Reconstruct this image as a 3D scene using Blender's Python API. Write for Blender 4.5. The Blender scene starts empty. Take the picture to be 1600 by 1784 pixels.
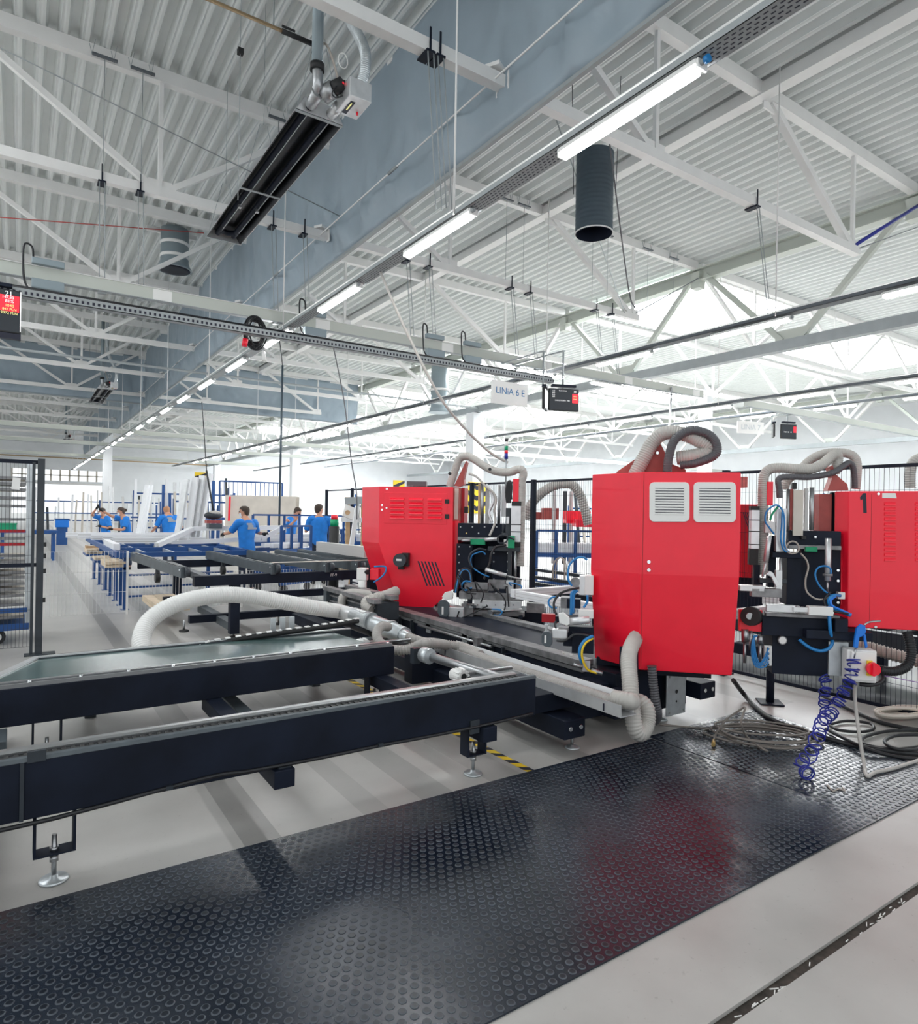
import bpy, math, random
from mathutils import Vector as V, Matrix

# ---------------------------------------------------------------- camera, sky, exposure
S = bpy.context.scene
COL = S.collection
FOC, YAW, ROLL, EYE = 1145.3, math.radians(33.81), math.radians(.99), 1.7
cam_data = bpy.data.cameras.new('camera')
cam = bpy.data.objects.new('camera', cam_data)
COL.objects.link(cam)
S.camera = cam
cam_data.sensor_fit = 'HORIZONTAL'
cam_data.sensor_width = 36.0
cam_data.lens = FOC / 1600 * 36.0
cam_data.clip_end = 500
FW = V((math.sin(YAW), math.cos(YAW), 0))
_r = V((math.cos(YAW), -math.sin(YAW), 0)); _u = V((0, 0, 1))
RT = _r * math.cos(ROLL) + _u * math.sin(ROLL)
UP = -_r * math.sin(ROLL) + _u * math.cos(ROLL)
_m = Matrix((RT, UP, -FW)).transposed().to_4x4()
_m.translation = (0, 0, EYE)
cam.matrix_world = _m

W = bpy.data.worlds.new('sky'); S.world = W; W.use_nodes = True
W.node_tree.nodes['Background'].inputs[0].default_value = (.93, .97, 1, 1)
W.node_tree.nodes['Background'].inputs[1].default_value = 1.45
S.view_settings.view_transform = 'Standard'
S.view_settings.look = 'None'
S.view_settings.gamma = 1.0
S.view_settings.use_curve_mapping = False
S.view_settings.exposure = -0.18
FILL, SKY_FAR, LED = 6.0, 23.0, 78.0          # strengths of the added fill panels, the roof lights and the strip lights
S.cycles.max_bounces = 8
S.cycles.diffuse_bounces = 5
S.cycles.glossy_bounces = 4
S.cycles.transmission_bounces = 6
S.cycles.sample_clamp_indirect = 6.0
S.cycles.use_denoising = True
S.cycles.caustics_reflective = False
S.cycles.caustics_refractive = False

# ---------------------------------------------------------------- measuring from the viewpoint
C0 = V((0, 0, EYE))
def ray(x, y): return FW + RT * ((x - 800) / FOC) + UP * ((892 - y) / FOC)
def az(x, y, z): d = ray(x, y); return C0 + d * ((z - EYE) / d.z)
def ax(x, y, X): d = ray(x, y); return C0 + d * (X / d.x)
def ay(x, y, Y): d = ray(x, y); return C0 + d * (Y / d.y)
def ad(x, y, D): return C0 + ray(x, y) * D

# ---------------------------------------------------------------- materials
MATS = {}
def mat(name, col, rough=.5, metal=0., noise=0., nscale=8., bump=0., bscale=60., emit=0., coat=0., spec=.5, alpha=1., trans=0.):
    m = bpy.data.materials.new(name); m.use_nodes = True
    t = m.node_tree; b = t.nodes['Principled BSDF']; I = b.inputs
    c = (*col, 1)
    I['Base Color'].default_value = c
    I['Roughness'].default_value = rough; I['Metallic'].default_value = metal
    I['Specular IOR Level'].default_value = spec
    I['Coat Weight'].default_value = coat
    I['Transmission Weight'].default_value = trans
    if emit:
        I['Emission Color'].default_value = c; I['Emission Strength'].default_value = emit
    if noise or bump:
        tc = t.nodes.new('ShaderNodeTexCoord')
        if noise:
            n = t.nodes.new('ShaderNodeTexNoise'); n.inputs['Scale'].default_value = nscale; n.inputs['Detail'].default_value = 6
            t.links.new(tc.outputs['Object'], n.inputs['Vector'])
            mp = t.nodes.new('ShaderNodeMapRange')
            mp.inputs[1].default_value = .3; mp.inputs[2].default_value = .7
            mp.inputs[3].default_value = 1 - noise; mp.inputs[4].default_value = 1 + noise
            t.links.new(n.outputs['Fac'], mp.inputs[0])
            mx = t.nodes.new('ShaderNodeVectorMath'); mx.operation = 'SCALE'
            mx.inputs[0].default_value = col
            t.links.new(mp.outputs[0], mx.inputs['Scale'])
            t.links.new(mx.outputs[0], I['Base Color'])
        if bump:
            n2 = t.nodes.new('ShaderNodeTexNoise'); n2.inputs['Scale'].default_value = bscale; n2.inputs['Detail'].default_value = 4
            t.links.new(tc.outputs['Object'], n2.inputs['Vector'])
            bp = t.nodes.new('ShaderNodeBump'); bp.inputs['Strength'].default_value = bump; bp.inputs['Distance'].default_value = .01
            t.links.new(n2.outputs['Fac'], bp.inputs['Height'])
            t.links.new(bp.outputs[0], I['Normal'])
    MATS[name] = m
    return m
mat('white_steel', (.84, .835, .82), .45, noise=.03, nscale=3)
mat('deck', (.76, .785, .775), .5, noise=.03, nscale=2)
mat('wall', (.82, .84, .86), .6, noise=.03, nscale=1)
mat('curtain', (.33, .405, .465), .42, noise=.07, nscale=1.2, bump=.35, bscale=3.5)
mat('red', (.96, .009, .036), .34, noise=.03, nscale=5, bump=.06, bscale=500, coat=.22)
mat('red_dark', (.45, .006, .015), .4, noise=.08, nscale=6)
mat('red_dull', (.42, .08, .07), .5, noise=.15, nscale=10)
mat('black', (.008, .012, .024), .55, noise=.35, nscale=4, spec=.22)
mat('anthracite', (.028, .036, .045), .42, noise=.25, nscale=5)
mat('slate', (.075, .092, .105), .45, noise=.2, nscale=6)
mat('galv', (.62, .66, .68), .38, .75, noise=.12, nscale=12)
mat('alu', (.72, .73, .74), .34, .6, noise=.08, nscale=10)
mat('alu_dirty', (.24, .24, .245), .5, .45, noise=.4, nscale=9)
mat('steel', (.42, .43, .44), .34, .9)
mat('chrome', (.8, .82, .84), .12, 1.)
mat('pvc', (.84, .85, .87), .35)
mat('pvc_grey', (.55, .54, .53), .45)
mat('plastic_white', (.86, .86, .84), .45)
mat('hose_white', (.83, .83, .81), .5)
mat('hose_grey', (.50, .48, .45), .5, noise=.1, nscale=6)
mat('hose_clear', (.40, .38, .36), .35, noise=.12, nscale=8)
mat('hose_brown', (.21, .185, .165), .45)
mat('hose_dark', (.10, .10, .11), .4)
mat('cable', (.012, .013, .016), .45)
mat('cable_beige', (.42, .38, .34), .5)
mat('blue_tube', (.02, .22, .55), .35)
mat('blue_coil', (.01, .02, .28), .35)
mat('blue_bright', (.01, .20, .75), .35)
mat('blue_steel', (.012, .075, .26), .4, noise=.12, nscale=4)
mat('shirt', (.010, .20, .66), .75, noise=.12, nscale=9)
mat('jeans', (.02, .03, .06), .8)
mat('skin', (.62, .32, .21), .5)
mat('hair', (.05, .032, .022), .6)
mat('hair_red', (.45, .22, .11), .6)
mat('print_grey', (.32, .36, .42), .7)
mat('glove', (.012, .012, .014), .7)
mat('mask', (.85, .87, .9), .7)
mat('wood', (.56, .38, .22), .6, noise=.15, nscale=7)
mat('wood_pale', (.72, .58, .42), .6, noise=.12, nscale=7)
mat('board', (.66, .61, .54), .7, noise=.08, nscale=3)
mat('rubber', (.016, .017, .018), .6)
mat('yellow', (.85, .58, .02), .5)
mat('green', (.0, .32, .14), .4)
mat('green_pale', (.32, .55, .44), .4)
mat('brass', (.6, .42, .16), .3, .9)
mat('copper', (.42, .30, .17), .4, .3)
mat('tray_dark', (.10, .115, .13), .5, noise=.1, nscale=4)
mat('grey_paint', (.34, .37, .38), .45, noise=.06, nscale=4)
mat('green_grey', (.55, .58, .53), .45)
mat('duct_dark', (.055, .08, .10), .6, noise=.06, nscale=8)
mat('duct_grey', (.28, .34, .37), .4, .3)
mat('heater_in', (.03, .032, .036), .3, .8, noise=.3, nscale=3)
mat('screen_dark', (.012, .018, .026), .15)
mat('led', (1, 1, 1), .4, emit=LED)
mat('ink_white', (.9, .9, .9), .5, emit=.7)
mat('ink_yellow', (.9, .8, .3), .5, emit=.7)
mat('screen_red', (.85, .02, .04), .4, emit=.9)
mat('ink_blue', (.05, .20, .42), .5)
mat('ink_black', (.01, .012, .03), .5)
mat('dust', (.6, .6, .6), .8)
M = MATS

# ---------------------------------------------------------------- mesh building
ORG = {}
class MB:
    def __init__(s): s.v = []; s.f = []; s.s = []
    def face(s, idx, sm=False): s.f.append(idx); s.s.append(sm)
    def hexa(s, c):
        k = len(s.v); s.v += [V(p) for p in c]
        for q in ((0, 3, 2, 1), (4, 5, 6, 7), (0, 1, 5, 4), (1, 2, 6, 5), (2, 3, 7, 6), (3, 0, 4, 7)):
            s.face([k + i for i in q])
        return s
    def box(s, x0, y0, z0, x1, y1, z1):
        return s.hexa([(x0, y0, z0), (x1, y0, z0), (x1, y1, z0), (x0, y1, z0), (x0, y0, z1), (x1, y0, z1), (x1, y1, z1), (x0, y1, z1)])
    def ob(s, c, size, rz=0., ry=0., rx=0.):
        m = Matrix.Rotation(rz, 3, 'Z') @ Matrix.Rotation(ry, 3, 'Y') @ Matrix.Rotation(rx, 3, 'X')
        h = V(size) / 2; c = V(c)
        return s.hexa([c + m @ V((a * h.x, b * h.y, d * h.z)) for d in (-1, 1) for a, b in ((-1, -1), (1, -1), (1, 1), (-1, 1))])
    def bar(s, p, q, w, h=None, up=(0, 0, 1)):
        h = h or w; p = V(p); q = V(q); d = (q - p).normalized(); up = V(up)
        if abs(d.dot(up)) > .99: up = V((0, 1, 0))
        a = d.cross(up).normalized(); b = a.cross(d)
        return s.hexa([e + a * (i * w / 2) + b * (j * h / 2) for e in (p, q) for i, j in ((-1, -1), (1, -1), (1, 1), (-1, 1))])
    def prism(s, poly, o, U, W_, N):
        o = V(o); U = V(U); W_ = V(W_); N = V(N); k = len(s.v); n = len(poly)
        lo = [o + U * a + W_ * b for a, b in poly]
        flip = (U.cross(W_)).dot(N) < 0
        s.v += lo + [p + N for p in lo]
        bot = list(range(k, k + n)); top = list(range(k + n, k + 2 * n))
        s.face(bot if flip else bot[::-1]); s.face(top[::-1] if flip else top)
        for i in range(n):
            j = (i + 1) % n
            q = [k + i, k + j, k + n + j, k + n + i]
            s.face(q[::-1] if flip else q)
        return s
    def rings(s, cs, rs, seg=10, cap=True, closed=False):
        n = len(cs); k = len(s.v); up = None
        for i in range(n):
            if closed: d = cs[(i + 1) % n] - cs[i - 1]
            else: d = cs[min(i + 1, n - 1)] - cs[max(i - 1, 0)]
            if d.length < 1e-9: d = V((0, 0, 1))
            d.normalize()
            if up is None:
                up = V((0, 0, 1)) if abs(d.z) < .9 else V((1, 0, 0))
            a = d.cross(up)
            if a.length < 1e-6: a = d.orthogonal()
            a.normalize(); up = a.cross(d)
            for j in range(seg):
                t = 2 * math.pi * j / seg
                s.v.append(cs[i] + (a * math.cos(t) + up * math.sin(t)) * rs[i])
        for i in range(n if closed else n - 1):
            for j in range(seg):
                j2 = (j + 1) % seg; i2 = (i + 1) % n
                s.face([k + i * seg + j, k + i * seg + j2, k + i2 * seg + j2, k + i2 * seg + j], True)
        if cap and not closed:
            s.face([k + j for j in range(seg)][::-1]); s.face([k + (n - 1) * seg + j for j in range(seg)])
        return s
    def cyl(s, p, q, r, seg=12, r2=None, cap=True):
        return s.rings([V(p), V(q)], [r, r if r2 is None else r2], seg, cap)
    def tube(s, pts, r, seg=8, n=6, cap=True, closed=False):
        c = smooth(pts, n, closed)
        return s.rings(c, [r] * len(c), seg, cap, closed)
    def hose(s, pts, r, pitch=.025, amp=.12, seg=14):
        c = even(smooth(pts, 10), pitch / 4); pr = (1, 1, 1 - amp, 1 - amp)
        return s.rings(c, [r * pr[i % 4] for i in range(len(c))], seg)
    def lathe(s, prof, o, seg=16, axis=(0, 0, 1)):
        o = V(o); A = V(axis).normalized()
        return s.rings2([o + A * h for r, h in prof], [r for r, h in prof], seg, A)
    def rings2(s, cs, rs, seg, A):
        a = A.orthogonal().normalized(); b = A.cross(a); k = len(s.v); n = len(cs)
        for c, r in zip(cs, rs):
            for j in range(seg):
                t = 2 * math.pi * j / seg
                s.v.append(c + (a * math.cos(t) + b * math.sin(t)) * max(r, 1e-5))
        for i in range(n - 1):
            for j in range(seg):
                j2 = (j + 1) % seg
                s.face([k + i * seg + j, k + i * seg + j2, k + (i + 1) * seg + j2, k + (i + 1) * seg + j], True)
        s.face([k + j for j in range(seg)][::-1]); s.face([k + (n - 1) * seg + j for j in range(seg)])
        return s
    def sph(s, c, r, seg=12, sc=(1, 1, 1)):
        k = len(s.v); c = V(c); n = seg // 2
        for i in range(n + 1):
            p = math.pi * i / n
            for j in range(seg):
                t = 2 * math.pi * j / seg
                s.v.append(c + V((math.sin(p) * math.cos(t) * sc[0], math.sin(p) * math.sin(t) * sc[1], -math.cos(p) * sc[2])) * r)
        for i in range(n):
            for j in range(seg):
                j2 = (j + 1) % seg
                s.face([k + i * seg + j, k + i * seg + j2, k + (i + 1) * seg + j2, k + (i + 1) * seg + j], True)
        return s
    def build(s, name, m, parent=None, bevel=0., seg=2, keep=False):
        me = bpy.data.meshes.new(name)
        lo = V((min(p[i] for p in s.v) for i in range(3))); hi = V((max(p[i] for p in s.v) for i in range(3)))
        c = (lo + hi) / 2
        if parent is None: c.z = lo.z
        if keep: c = V((0, 0, 0))
        me.from_pydata([tuple(V(p) - c) for p in s.v], [], s.f)
        me.polygons.foreach_set('use_smooth', s.s)
        me.materials.append(M[m] if isinstance(m, str) else m)
        o = bpy.data.objects.new(name, me); COL.objects.link(o)
        if parent is not None:
            o.parent = parent; o.location = c - ORG[parent.name]
        else: o.location = c
        ORG[o.name] = c.copy()
        if bevel:
            b = o.modifiers.new('bevel', 'BEVEL'); b.width = bevel; b.segments = seg; b.limit_method = 'ANGLE'; b.angle_limit = .6
        return o
def smooth(pts, n=6, closed=False):
    pts = [V(p) for p in pts]
    if len(pts) < 3 or n < 2: return pts
    out = []; L = len(pts)
    for i in range(L if closed else L - 1):
        if closed: p0, p1, p2, p3 = pts[i - 1], pts[i], pts[(i + 1) % L], pts[(i + 2) % L]
        else: p0, p1, p2, p3 = pts[max(i - 1, 0)], pts[i], pts[i + 1], pts[min(i + 2, L - 1)]
        for k in range(n):
            t = k / n
            out.append(.5 * ((2 * p1) + (p2 - p0) * t + (2 * p0 - 5 * p1 + 4 * p2 - p3) * t * t + (3 * p1 - p0 - 3 * p2 + p3) * t ** 3))
    if not closed: out.append(pts[-1])
    return out
def even(c, step):
    out = [c[0].copy()]; acc = 0.
    for a, b in zip(c, c[1:]):
        L = (b - a).length; pos = step - acc
        while pos <= L:
            out.append(a.lerp(b, pos / L)); pos += step
        acc = (acc + L) % step if L else acc
    return out
def tag(o, label=None, cat=None, group=None, kind=None):
    if label: o['label'] = label
    if cat: o['category'] = cat
    if group: o['group'] = group
    if kind: o['kind'] = kind
    return o
def thing(name, label, cat, loc, group=None, kind=None):
    o = bpy.data.objects.new(name, None); o.empty_display_size = .1
    COL.objects.link(o); o.location = V(loc); ORG[o.name] = V(loc)
    return tag(o, label, cat, group, kind)
def copy_tree(o, parent=None):
    c = o.copy(); COL.objects.link(c)
    if parent is not None: c.parent = parent
    for ch in o.children: copy_tree(ch, c)
    return c
def place(o, loc, rz=0., label=None, group=None, sc=None):
    o.location = V(loc); o.rotation_euler = (0, 0, rz)
    if sc: o.scale = (sc,) * 3
    if label: o['label'] = label
    if group: o['group'] = group
    return o
def text(name, s, size, mtx, m, parent=None, ext=.001, align='CENTER', bold=0.):
    cu = bpy.data.curves.new(name, 'FONT'); cu.body = s; cu.size = size; cu.extrude = ext; cu.align_x = align; cu.align_y = 'CENTER'
    cu.offset = bold
    tmp = bpy.data.objects.new(name + '_outline', cu); COL.objects.link(tmp)
    me = bpy.data.meshes.new_from_object(tmp.evaluated_get(bpy.context.evaluated_depsgraph_get()))
    bpy.data.objects.remove(tmp); me.name = name
    me.materials.clear(); me.materials.append(M[m]); o = bpy.data.objects.new(name, me); COL.objects.link(o)
    if parent is not None:
        o.parent = parent; mtx = Matrix.Translation(-ORG[parent.name]) @ mtx
    o.matrix_local = mtx
    return tag(o, kind='stuff') if len(s) > 3 else o
def frame_mtx(o, U, N):
    "axes: U along the writing, N out of the face"
    U = V(U).normalized(); N = V(N).normalized(); W_ = N.cross(U)
    m = Matrix((U, W_, N)).transposed().to_4x4(); m.translation = V(o); return m
ORD = ['first', 'second', 'third', 'fourth', 'fifth', 'sixth', 'seventh', 'eighth', 'ninth', 'tenth', 'eleventh', 'twelfth', 'thirteenth',
       'fourteenth', 'fifteenth', 'sixteenth', 'seventeenth', 'eighteenth', 'nineteenth', 'twentieth', 'twenty-first', 'twenty-second', 'twenty-third', 'twenty-fourth']
random.seed(7)
R = random.Random(3)

# ================================================================ THE HALL
YT = [6.85 + 5.88 * i for i in range(12)]      # roof trusses
XC, XG = 5.18, 17.2                            # smoke curtain, valley girder
ZD = 9.45                                      # underside of the deck
def floor_mat():
    m = bpy.data.materials.new('concrete'); m.use_nodes = True; MATS['concrete'] = m
    t = m.node_tree; N = t.nodes; L = t.links; b = N['Principled BSDF']
    g = N.new('ShaderNodeNewGeometry'); sx = N.new('ShaderNodeSeparateXYZ'); L.new(g.outputs['Position'], sx.inputs[0])
    # reflections of the overhead structure put into the colour as bands down the hall
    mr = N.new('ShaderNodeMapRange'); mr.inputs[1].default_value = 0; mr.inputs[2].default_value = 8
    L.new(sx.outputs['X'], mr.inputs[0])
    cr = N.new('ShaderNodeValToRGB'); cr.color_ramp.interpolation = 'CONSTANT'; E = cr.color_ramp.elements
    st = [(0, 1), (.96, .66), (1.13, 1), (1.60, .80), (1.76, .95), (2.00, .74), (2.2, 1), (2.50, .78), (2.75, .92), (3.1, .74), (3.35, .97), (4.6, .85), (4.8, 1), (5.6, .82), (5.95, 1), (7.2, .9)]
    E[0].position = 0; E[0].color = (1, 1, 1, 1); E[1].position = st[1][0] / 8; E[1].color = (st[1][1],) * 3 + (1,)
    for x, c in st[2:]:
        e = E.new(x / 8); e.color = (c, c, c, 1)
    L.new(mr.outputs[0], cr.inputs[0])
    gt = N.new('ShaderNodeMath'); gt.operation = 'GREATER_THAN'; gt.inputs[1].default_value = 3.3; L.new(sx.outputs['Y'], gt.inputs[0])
    n1 = N.new('ShaderNodeTexNoise'); n1.inputs['Scale'].default_value = 1.6; n1.inputs['Detail'].default_value = 8; L.new(g.outputs['Position'], n1.inputs['Vector'])
    n2 = N.new('ShaderNodeTexNoise'); n2.inputs['Scale'].default_value = 30; n2.inputs['Detail'].default_value = 6; n2.inputs['Roughness'].default_value = .7; L.new(g.outputs['Position'], n2.inputs['Vector'])
    r1 = N.new('ShaderNodeValToRGB'); r1.color_ramp.elements[0].position = .3; r1.color_ramp.elements[0].color = (.40, .387, .368, 1)
    r1.color_ramp.elements[1].position = .62; r1.color_ramp.elements[1].color = (.50, .487, .465, 1); L.new(n1.outputs['Fac'], r1.inputs[0])
    r2 = N.new('ShaderNodeValToRGB'); r2.color_ramp.elements[0].position = .27; r2.color_ramp.elements[0].color = (.62, .61, .60, 1)
    r2.color_ramp.elements[1].position = .38; r2.color_ramp.elements[1].color = (1, 1, 1, 1); L.new(n2.outputs['Fac'], r2.inputs[0])
    a = N.new('ShaderNodeMixRGB'); a.blend_type = 'MULTIPLY'; a.inputs[0].default_value = .8; L.new(r1.outputs[0], a.inputs[1]); L.new(r2.outputs[0], a.inputs[2])
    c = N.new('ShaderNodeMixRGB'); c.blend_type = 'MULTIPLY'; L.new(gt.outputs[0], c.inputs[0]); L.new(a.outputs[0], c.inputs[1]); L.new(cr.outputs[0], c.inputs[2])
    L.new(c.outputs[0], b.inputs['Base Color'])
    r3 = N.new('ShaderNodeMapRange'); r3.inputs[3].default_value = .22; r3.inputs[4].default_value = .5; L.new(n1.outputs['Fac'], r3.inputs[0]); L.new(r3.outputs[0], b.inputs['Roughness'])
    bp = N.new('ShaderNodeBump'); bp.inputs['Strength'].default_value = .06; bp.inputs['Distance'].default_value = .004; L.new(n2.outputs['Fac'], bp.inputs['Height']); L.new(bp.outputs[0], b.inputs['Normal'])
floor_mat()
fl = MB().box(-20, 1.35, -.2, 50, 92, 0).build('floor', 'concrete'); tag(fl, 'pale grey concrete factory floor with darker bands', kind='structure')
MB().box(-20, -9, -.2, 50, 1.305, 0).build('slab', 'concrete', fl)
mat('joint_filler', (.045, .035, .028), .7, noise=.6, nscale=30)
MB().box(-20, 1.3, -.2, 50, 1.352, -.014).build('joint_filler', 'joint_filler', fl)
ch = MB()
for i in range(34):
    x = 1.6 + R.random() * 2.4; ch.ob((x, 1.315 + R.random() * .02, -.012), (.01 + R.random() * .03, .004, .003), R.random() - .5)
tag(ch.build('swarf', 'plastic_white', fl), kind='stuff')

def deck(x0, x1, y0, y1, mb):
    p = .31; n = max(1, round((x1 - x0) / p)); p = (x1 - x0) / n
    prof = []
    for i in range(n):
        x = x0 + i * p
        prof += [(x, ZD), (x + .032 * p / .31, ZD + .012), (x + .06 * p / .31, ZD), (x + .10, ZD), (x + .145, ZD + .15), (x + p - .045, ZD + .15)]
    prof.append((x1, ZD))
    k = len(mb.v); ys = [y0, y1]
    for y in ys: mb.v += [V((a, y, b)) for a, b in prof]
    L = len(prof)
    for i in range(L - 1): mb.face([k + i, k + i + 1, k + L + i + 1, k + L + i])
dk = MB(); deck(-20, 17.5, -9, 78, dk)
SKY = [(17.7, 24.4, 13.3, 18.2), (28.5, 37, 13.3, 18.2), (17.7, 24.4, 25.2, 29.9), (28.5, 37, 25.2, 29.9), (17.7, 24.4, 37, 41.6), (28.5, 37, 37, 41.6),
       (17.7, 24.4, 48.7, 53.4), (28.5, 37, 48.7, 53.4), (18, 37, 60, 66), (29, 36, 3, 6)]
def decked(x0, x1, ys):
    a = -9
    for y0, y1 in ys + [(78, 78)]:
        if y0 > a: deck(x0, x1, a, y0, dk)
        a = y1
decked(17.5, 24.4, [(s[2], s[3]) for s in SKY if s[0] < 18.2][:4] + [(60, 66)])
decked(24.4, 28.5, [(60, 66)])
decked(28.5, 37, [(3, 6)] + [(s[2], s[3]) for s in SKY if s[0] == 28.5] + [(60, 66)])
deck(37, 50, -9, 78, dk)
cl = dk.build('ceiling', 'deck'); tag(cl, 'white corrugated steel roof deck', kind='structure')
mat('skylight_glass', (.93, .97, 1), .5, emit=SKY_FAR)
mat('fill_panel', (.95, .98, 1), .5, emit=FILL)
for i, (x0, x1, y0, y1) in enumerate(SKY):
    w = MB().box(x0, y0, 9.56, x1, y1, 9.6).build('window_%d' % (i + 1), 'skylight_glass'); tag(w, 'white diffusing roof light set in the steel deck', kind='structure')
    f = MB()
    for k in range(1, 6): x = x0 + (x1 - x0) * k / 6; f.box(x - .03, y0, 9.5, x + .03, y1, 9.56)
    f.box(x0 - .05, y0 - .05, 9.42, x1 + .05, y0, 9.62).box(x0 - .05, y1, 9.42, x1 + .05, y1 + .05, 9.62)
    f.build('window_frame', 'white_steel', w)
# fill light: glowing panels added out of the frame, overhead and to the left
for i, (x0, x1, y0, y1) in enumerate([(-3.5, 1.2, -3.4, -2.4), (-9, -3.2, 3.5, 6.3), (-9, -3.2, 8, 11.5), (-9, -3.2, 14, 17.5), (-9, -3.2, 20, 23.5)]):
    w = MB().box(x0, y0, 9.40, x1, y1, 9.44).build('window_%d' % (20 + i), 'fill_panel'); tag(w, 'white glowing panel added overhead as fill light', kind='structure')

# walls
DX0, DX1, DZ = -.6, 7.3, 3.9
wb = MB()
wb.box(-20, 76, 0, DX0, 76.3, 10).box(DX1, 76, 0, 50, 76.3, 10).box(DX0, 76, 5.2, DX1, 76.3, 10).box(DX0, 76, DZ, DX1, 76.3, 4.1)
for i in range(22): z = 5.3 + i * .2; wb.box(-20, 75.96, z, 50, 75.995, z + .05)
wb = wb.build('wall_back', 'wall'); tag(wb, 'pale ribbed end wall with a wide open door', kind='structure')
w = MB()
for k in range(11):
    x = DX0 + (DX1 - DX0) * k / 10; w.box(x - .07, 75.9, 4.1, x + .07, 76.2, 5.2)
w.box(DX0, 75.9, 4.6, DX1, 76.2, 4.7)
w = w.build('window_30', 'board'); tag(w, 'row of small clerestory windows above the open door', kind='structure')
d = MB().box(DX0 - .15, 75.85, 0, DX0, 76.35, DZ).box(DX1, 75.85, 0, DX1 + .15, 76.35, DZ).box(DX0, 75.85, DZ - .15, DX1, 76.35, DZ).build('door_1', 'white_steel')
tag(d, 'wide open loading door bright with daylight', kind='structure')
wr = MB().box(49, -9, 0, 49.3, 78, 10).build('wall_right', 'wall'); tag(wr, 'white side wall far across the hall', kind='structure')
mat('ground', (.6, .6, .58), .8)
tag(MB().box(-40, 92, -.25, 60, 160, -.05).build('ground', 'ground'), 'pale yard outside the open door', kind='structure')

# columns under the girders, each with a striped bumper board
cols = [(XG, YT[3], 'pale concrete column with chevron board behind the fence'), (XG, YT[7], 'pale concrete column behind the far profile racks'), (XG, YT[11], 'pale concrete column at the far end of the girder'),
        (5.5, 56, 'white concrete column beside the open door at the far end'), (34, YT[3], 'white column in the bright bay at the far side'), (34, YT[0], 'white column in the bright bay nearer the camera'), (34, YT[7], 'white column at the far bright corner')]
for x, y, l in cols:
    c = MB().box(x - .3, y - .3, 0, x + .3, y + .3, 6.2 if x == XG else 9.4).build('column', 'wall', bevel=.02); tag(c, l, kind='structure')
    MB().box(x - .34, y - .34, 0, x + .34, y + .34, .5).build('plinth', 'grey_paint', c)
def chevron(x, y, z0, z1, w, lab, st='v', post=False):
    t = thing('warning_board', lab, 'sign', (x, y, z0))
    MB().ob((x, y, (z0 + z1) / 2), (w, .03, z1 - z0)).build('board', 'yellow', t)
    if post: MB().box(x - .04, y + .015, 0, x + .04, y + .08, z1).build('post', 'pvc', t)
    n = 3; h = (z1 - z0) / n
    for k in range(n):
        m = MB(); zz = z0 + h * (k + .2)
        for s in ((-1, 1) if st == 'v' else (1,)):
            a = w / 2
            if st == 'v': poly = [(0, zz), (s * a, zz + h * .55), (s * a, zz + h * 1.0), (0, zz + h * .45)]
            else: poly = [(-a, zz - h * .1), (a, zz + h * .55), (a, zz + h * .95), (-a, zz + h * .3)]
            poly = [(u, min(max(v, z0), z1)) for u, v in poly]
            m.prism(poly, (x, y - .021, 0), (1, 0, 0), (0, 0, 1), (0, .008, 0))
        m.build('stripe', 'ink_black', t)
    return t
chevron(XG - .1, YT[3] - .36, 1.65, 3.05, .95, 'yellow and black chevron board on the column behind the welding head')
# ---------------------------------------------------------------- trusses
def truss(i, y):
    t = thing('roof_truss', 'white tubular roof truss, %s from the camera%s' % (ORD[i], ', crossing above the black heater end' if i == 0 else ''), 'truss', (0, y, 7.2))
    e = .16 if i < 6 else .2
    MB().box(-20, y - .08, 9.22, 17.1, y + .08, ZD).build('top_chord', 'white_steel', t)
    MB().box(-16, y - .075, 7.2, 14.5, y + .075, 7.36).build('bottom_chord', 'white_steel', t)
    MB().box(17.3, y - .08, 9.22, 44, y + .08, ZD).build('top_chord', 'white_steel', t)
    MB().box(20, y - .075, 7.2, 41, y + .075, 7.36).build('bottom_chord', 'white_steel', t)
    for k in range(6):
        xb = 14.3 - 6.15 * k
        if xb < -14: break
        MB().bar((xb, y, 7.3), (xb, y, 9.3), .07).build('strut', 'white_steel', t)
        MB().bar((xb - .12, y, 7.34), (xb - 3.05, y, 9.25), .13 if k == 0 else .1).build('diagonal', 'white_steel', t)
        if k > 1: MB().bar((xb + .12, y, 7.34), (xb + 2.75, y, 9.25), .1).build('diagonal', 'white_steel', t)
        MB().ob((xb - 3.1, y, 9.17), (.36, .03, .2)).build('gusset', 'white_steel', t); MB().ob((xb, y, 7.42), (.4, .03, .16)).build('gusset', 'white_steel', t)
    for k in range(4):
        xb = 20.2 + 6.15 * k
        MB().bar((xb, y, 7.3), (xb, y, 9.3), .07).build('strut', 'white_steel', t)
        MB().bar((xb - .1, y, 7.34), (xb - 2.9, y, 9.25), .1).build('diagonal', 'white_steel', t)
        MB().bar((xb + .1, y, 7.34), (xb + 2.9, y, 9.25), .1).build('diagonal', 'white_steel', t)
    # end plate and clamp at the curtain
    MB().box(XC - .03, y - .14, 7.16, XC - .01, y + .14, 7.40).build('end_plate', 'white_steel', t); MB().ob((XC - .16, y - .02, 7.42), (.2, .2, .05), .5).build('rod_clamp', 'white_steel', t)
for i, y in enumerate(YT[:11]): truss(i, y)
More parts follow.
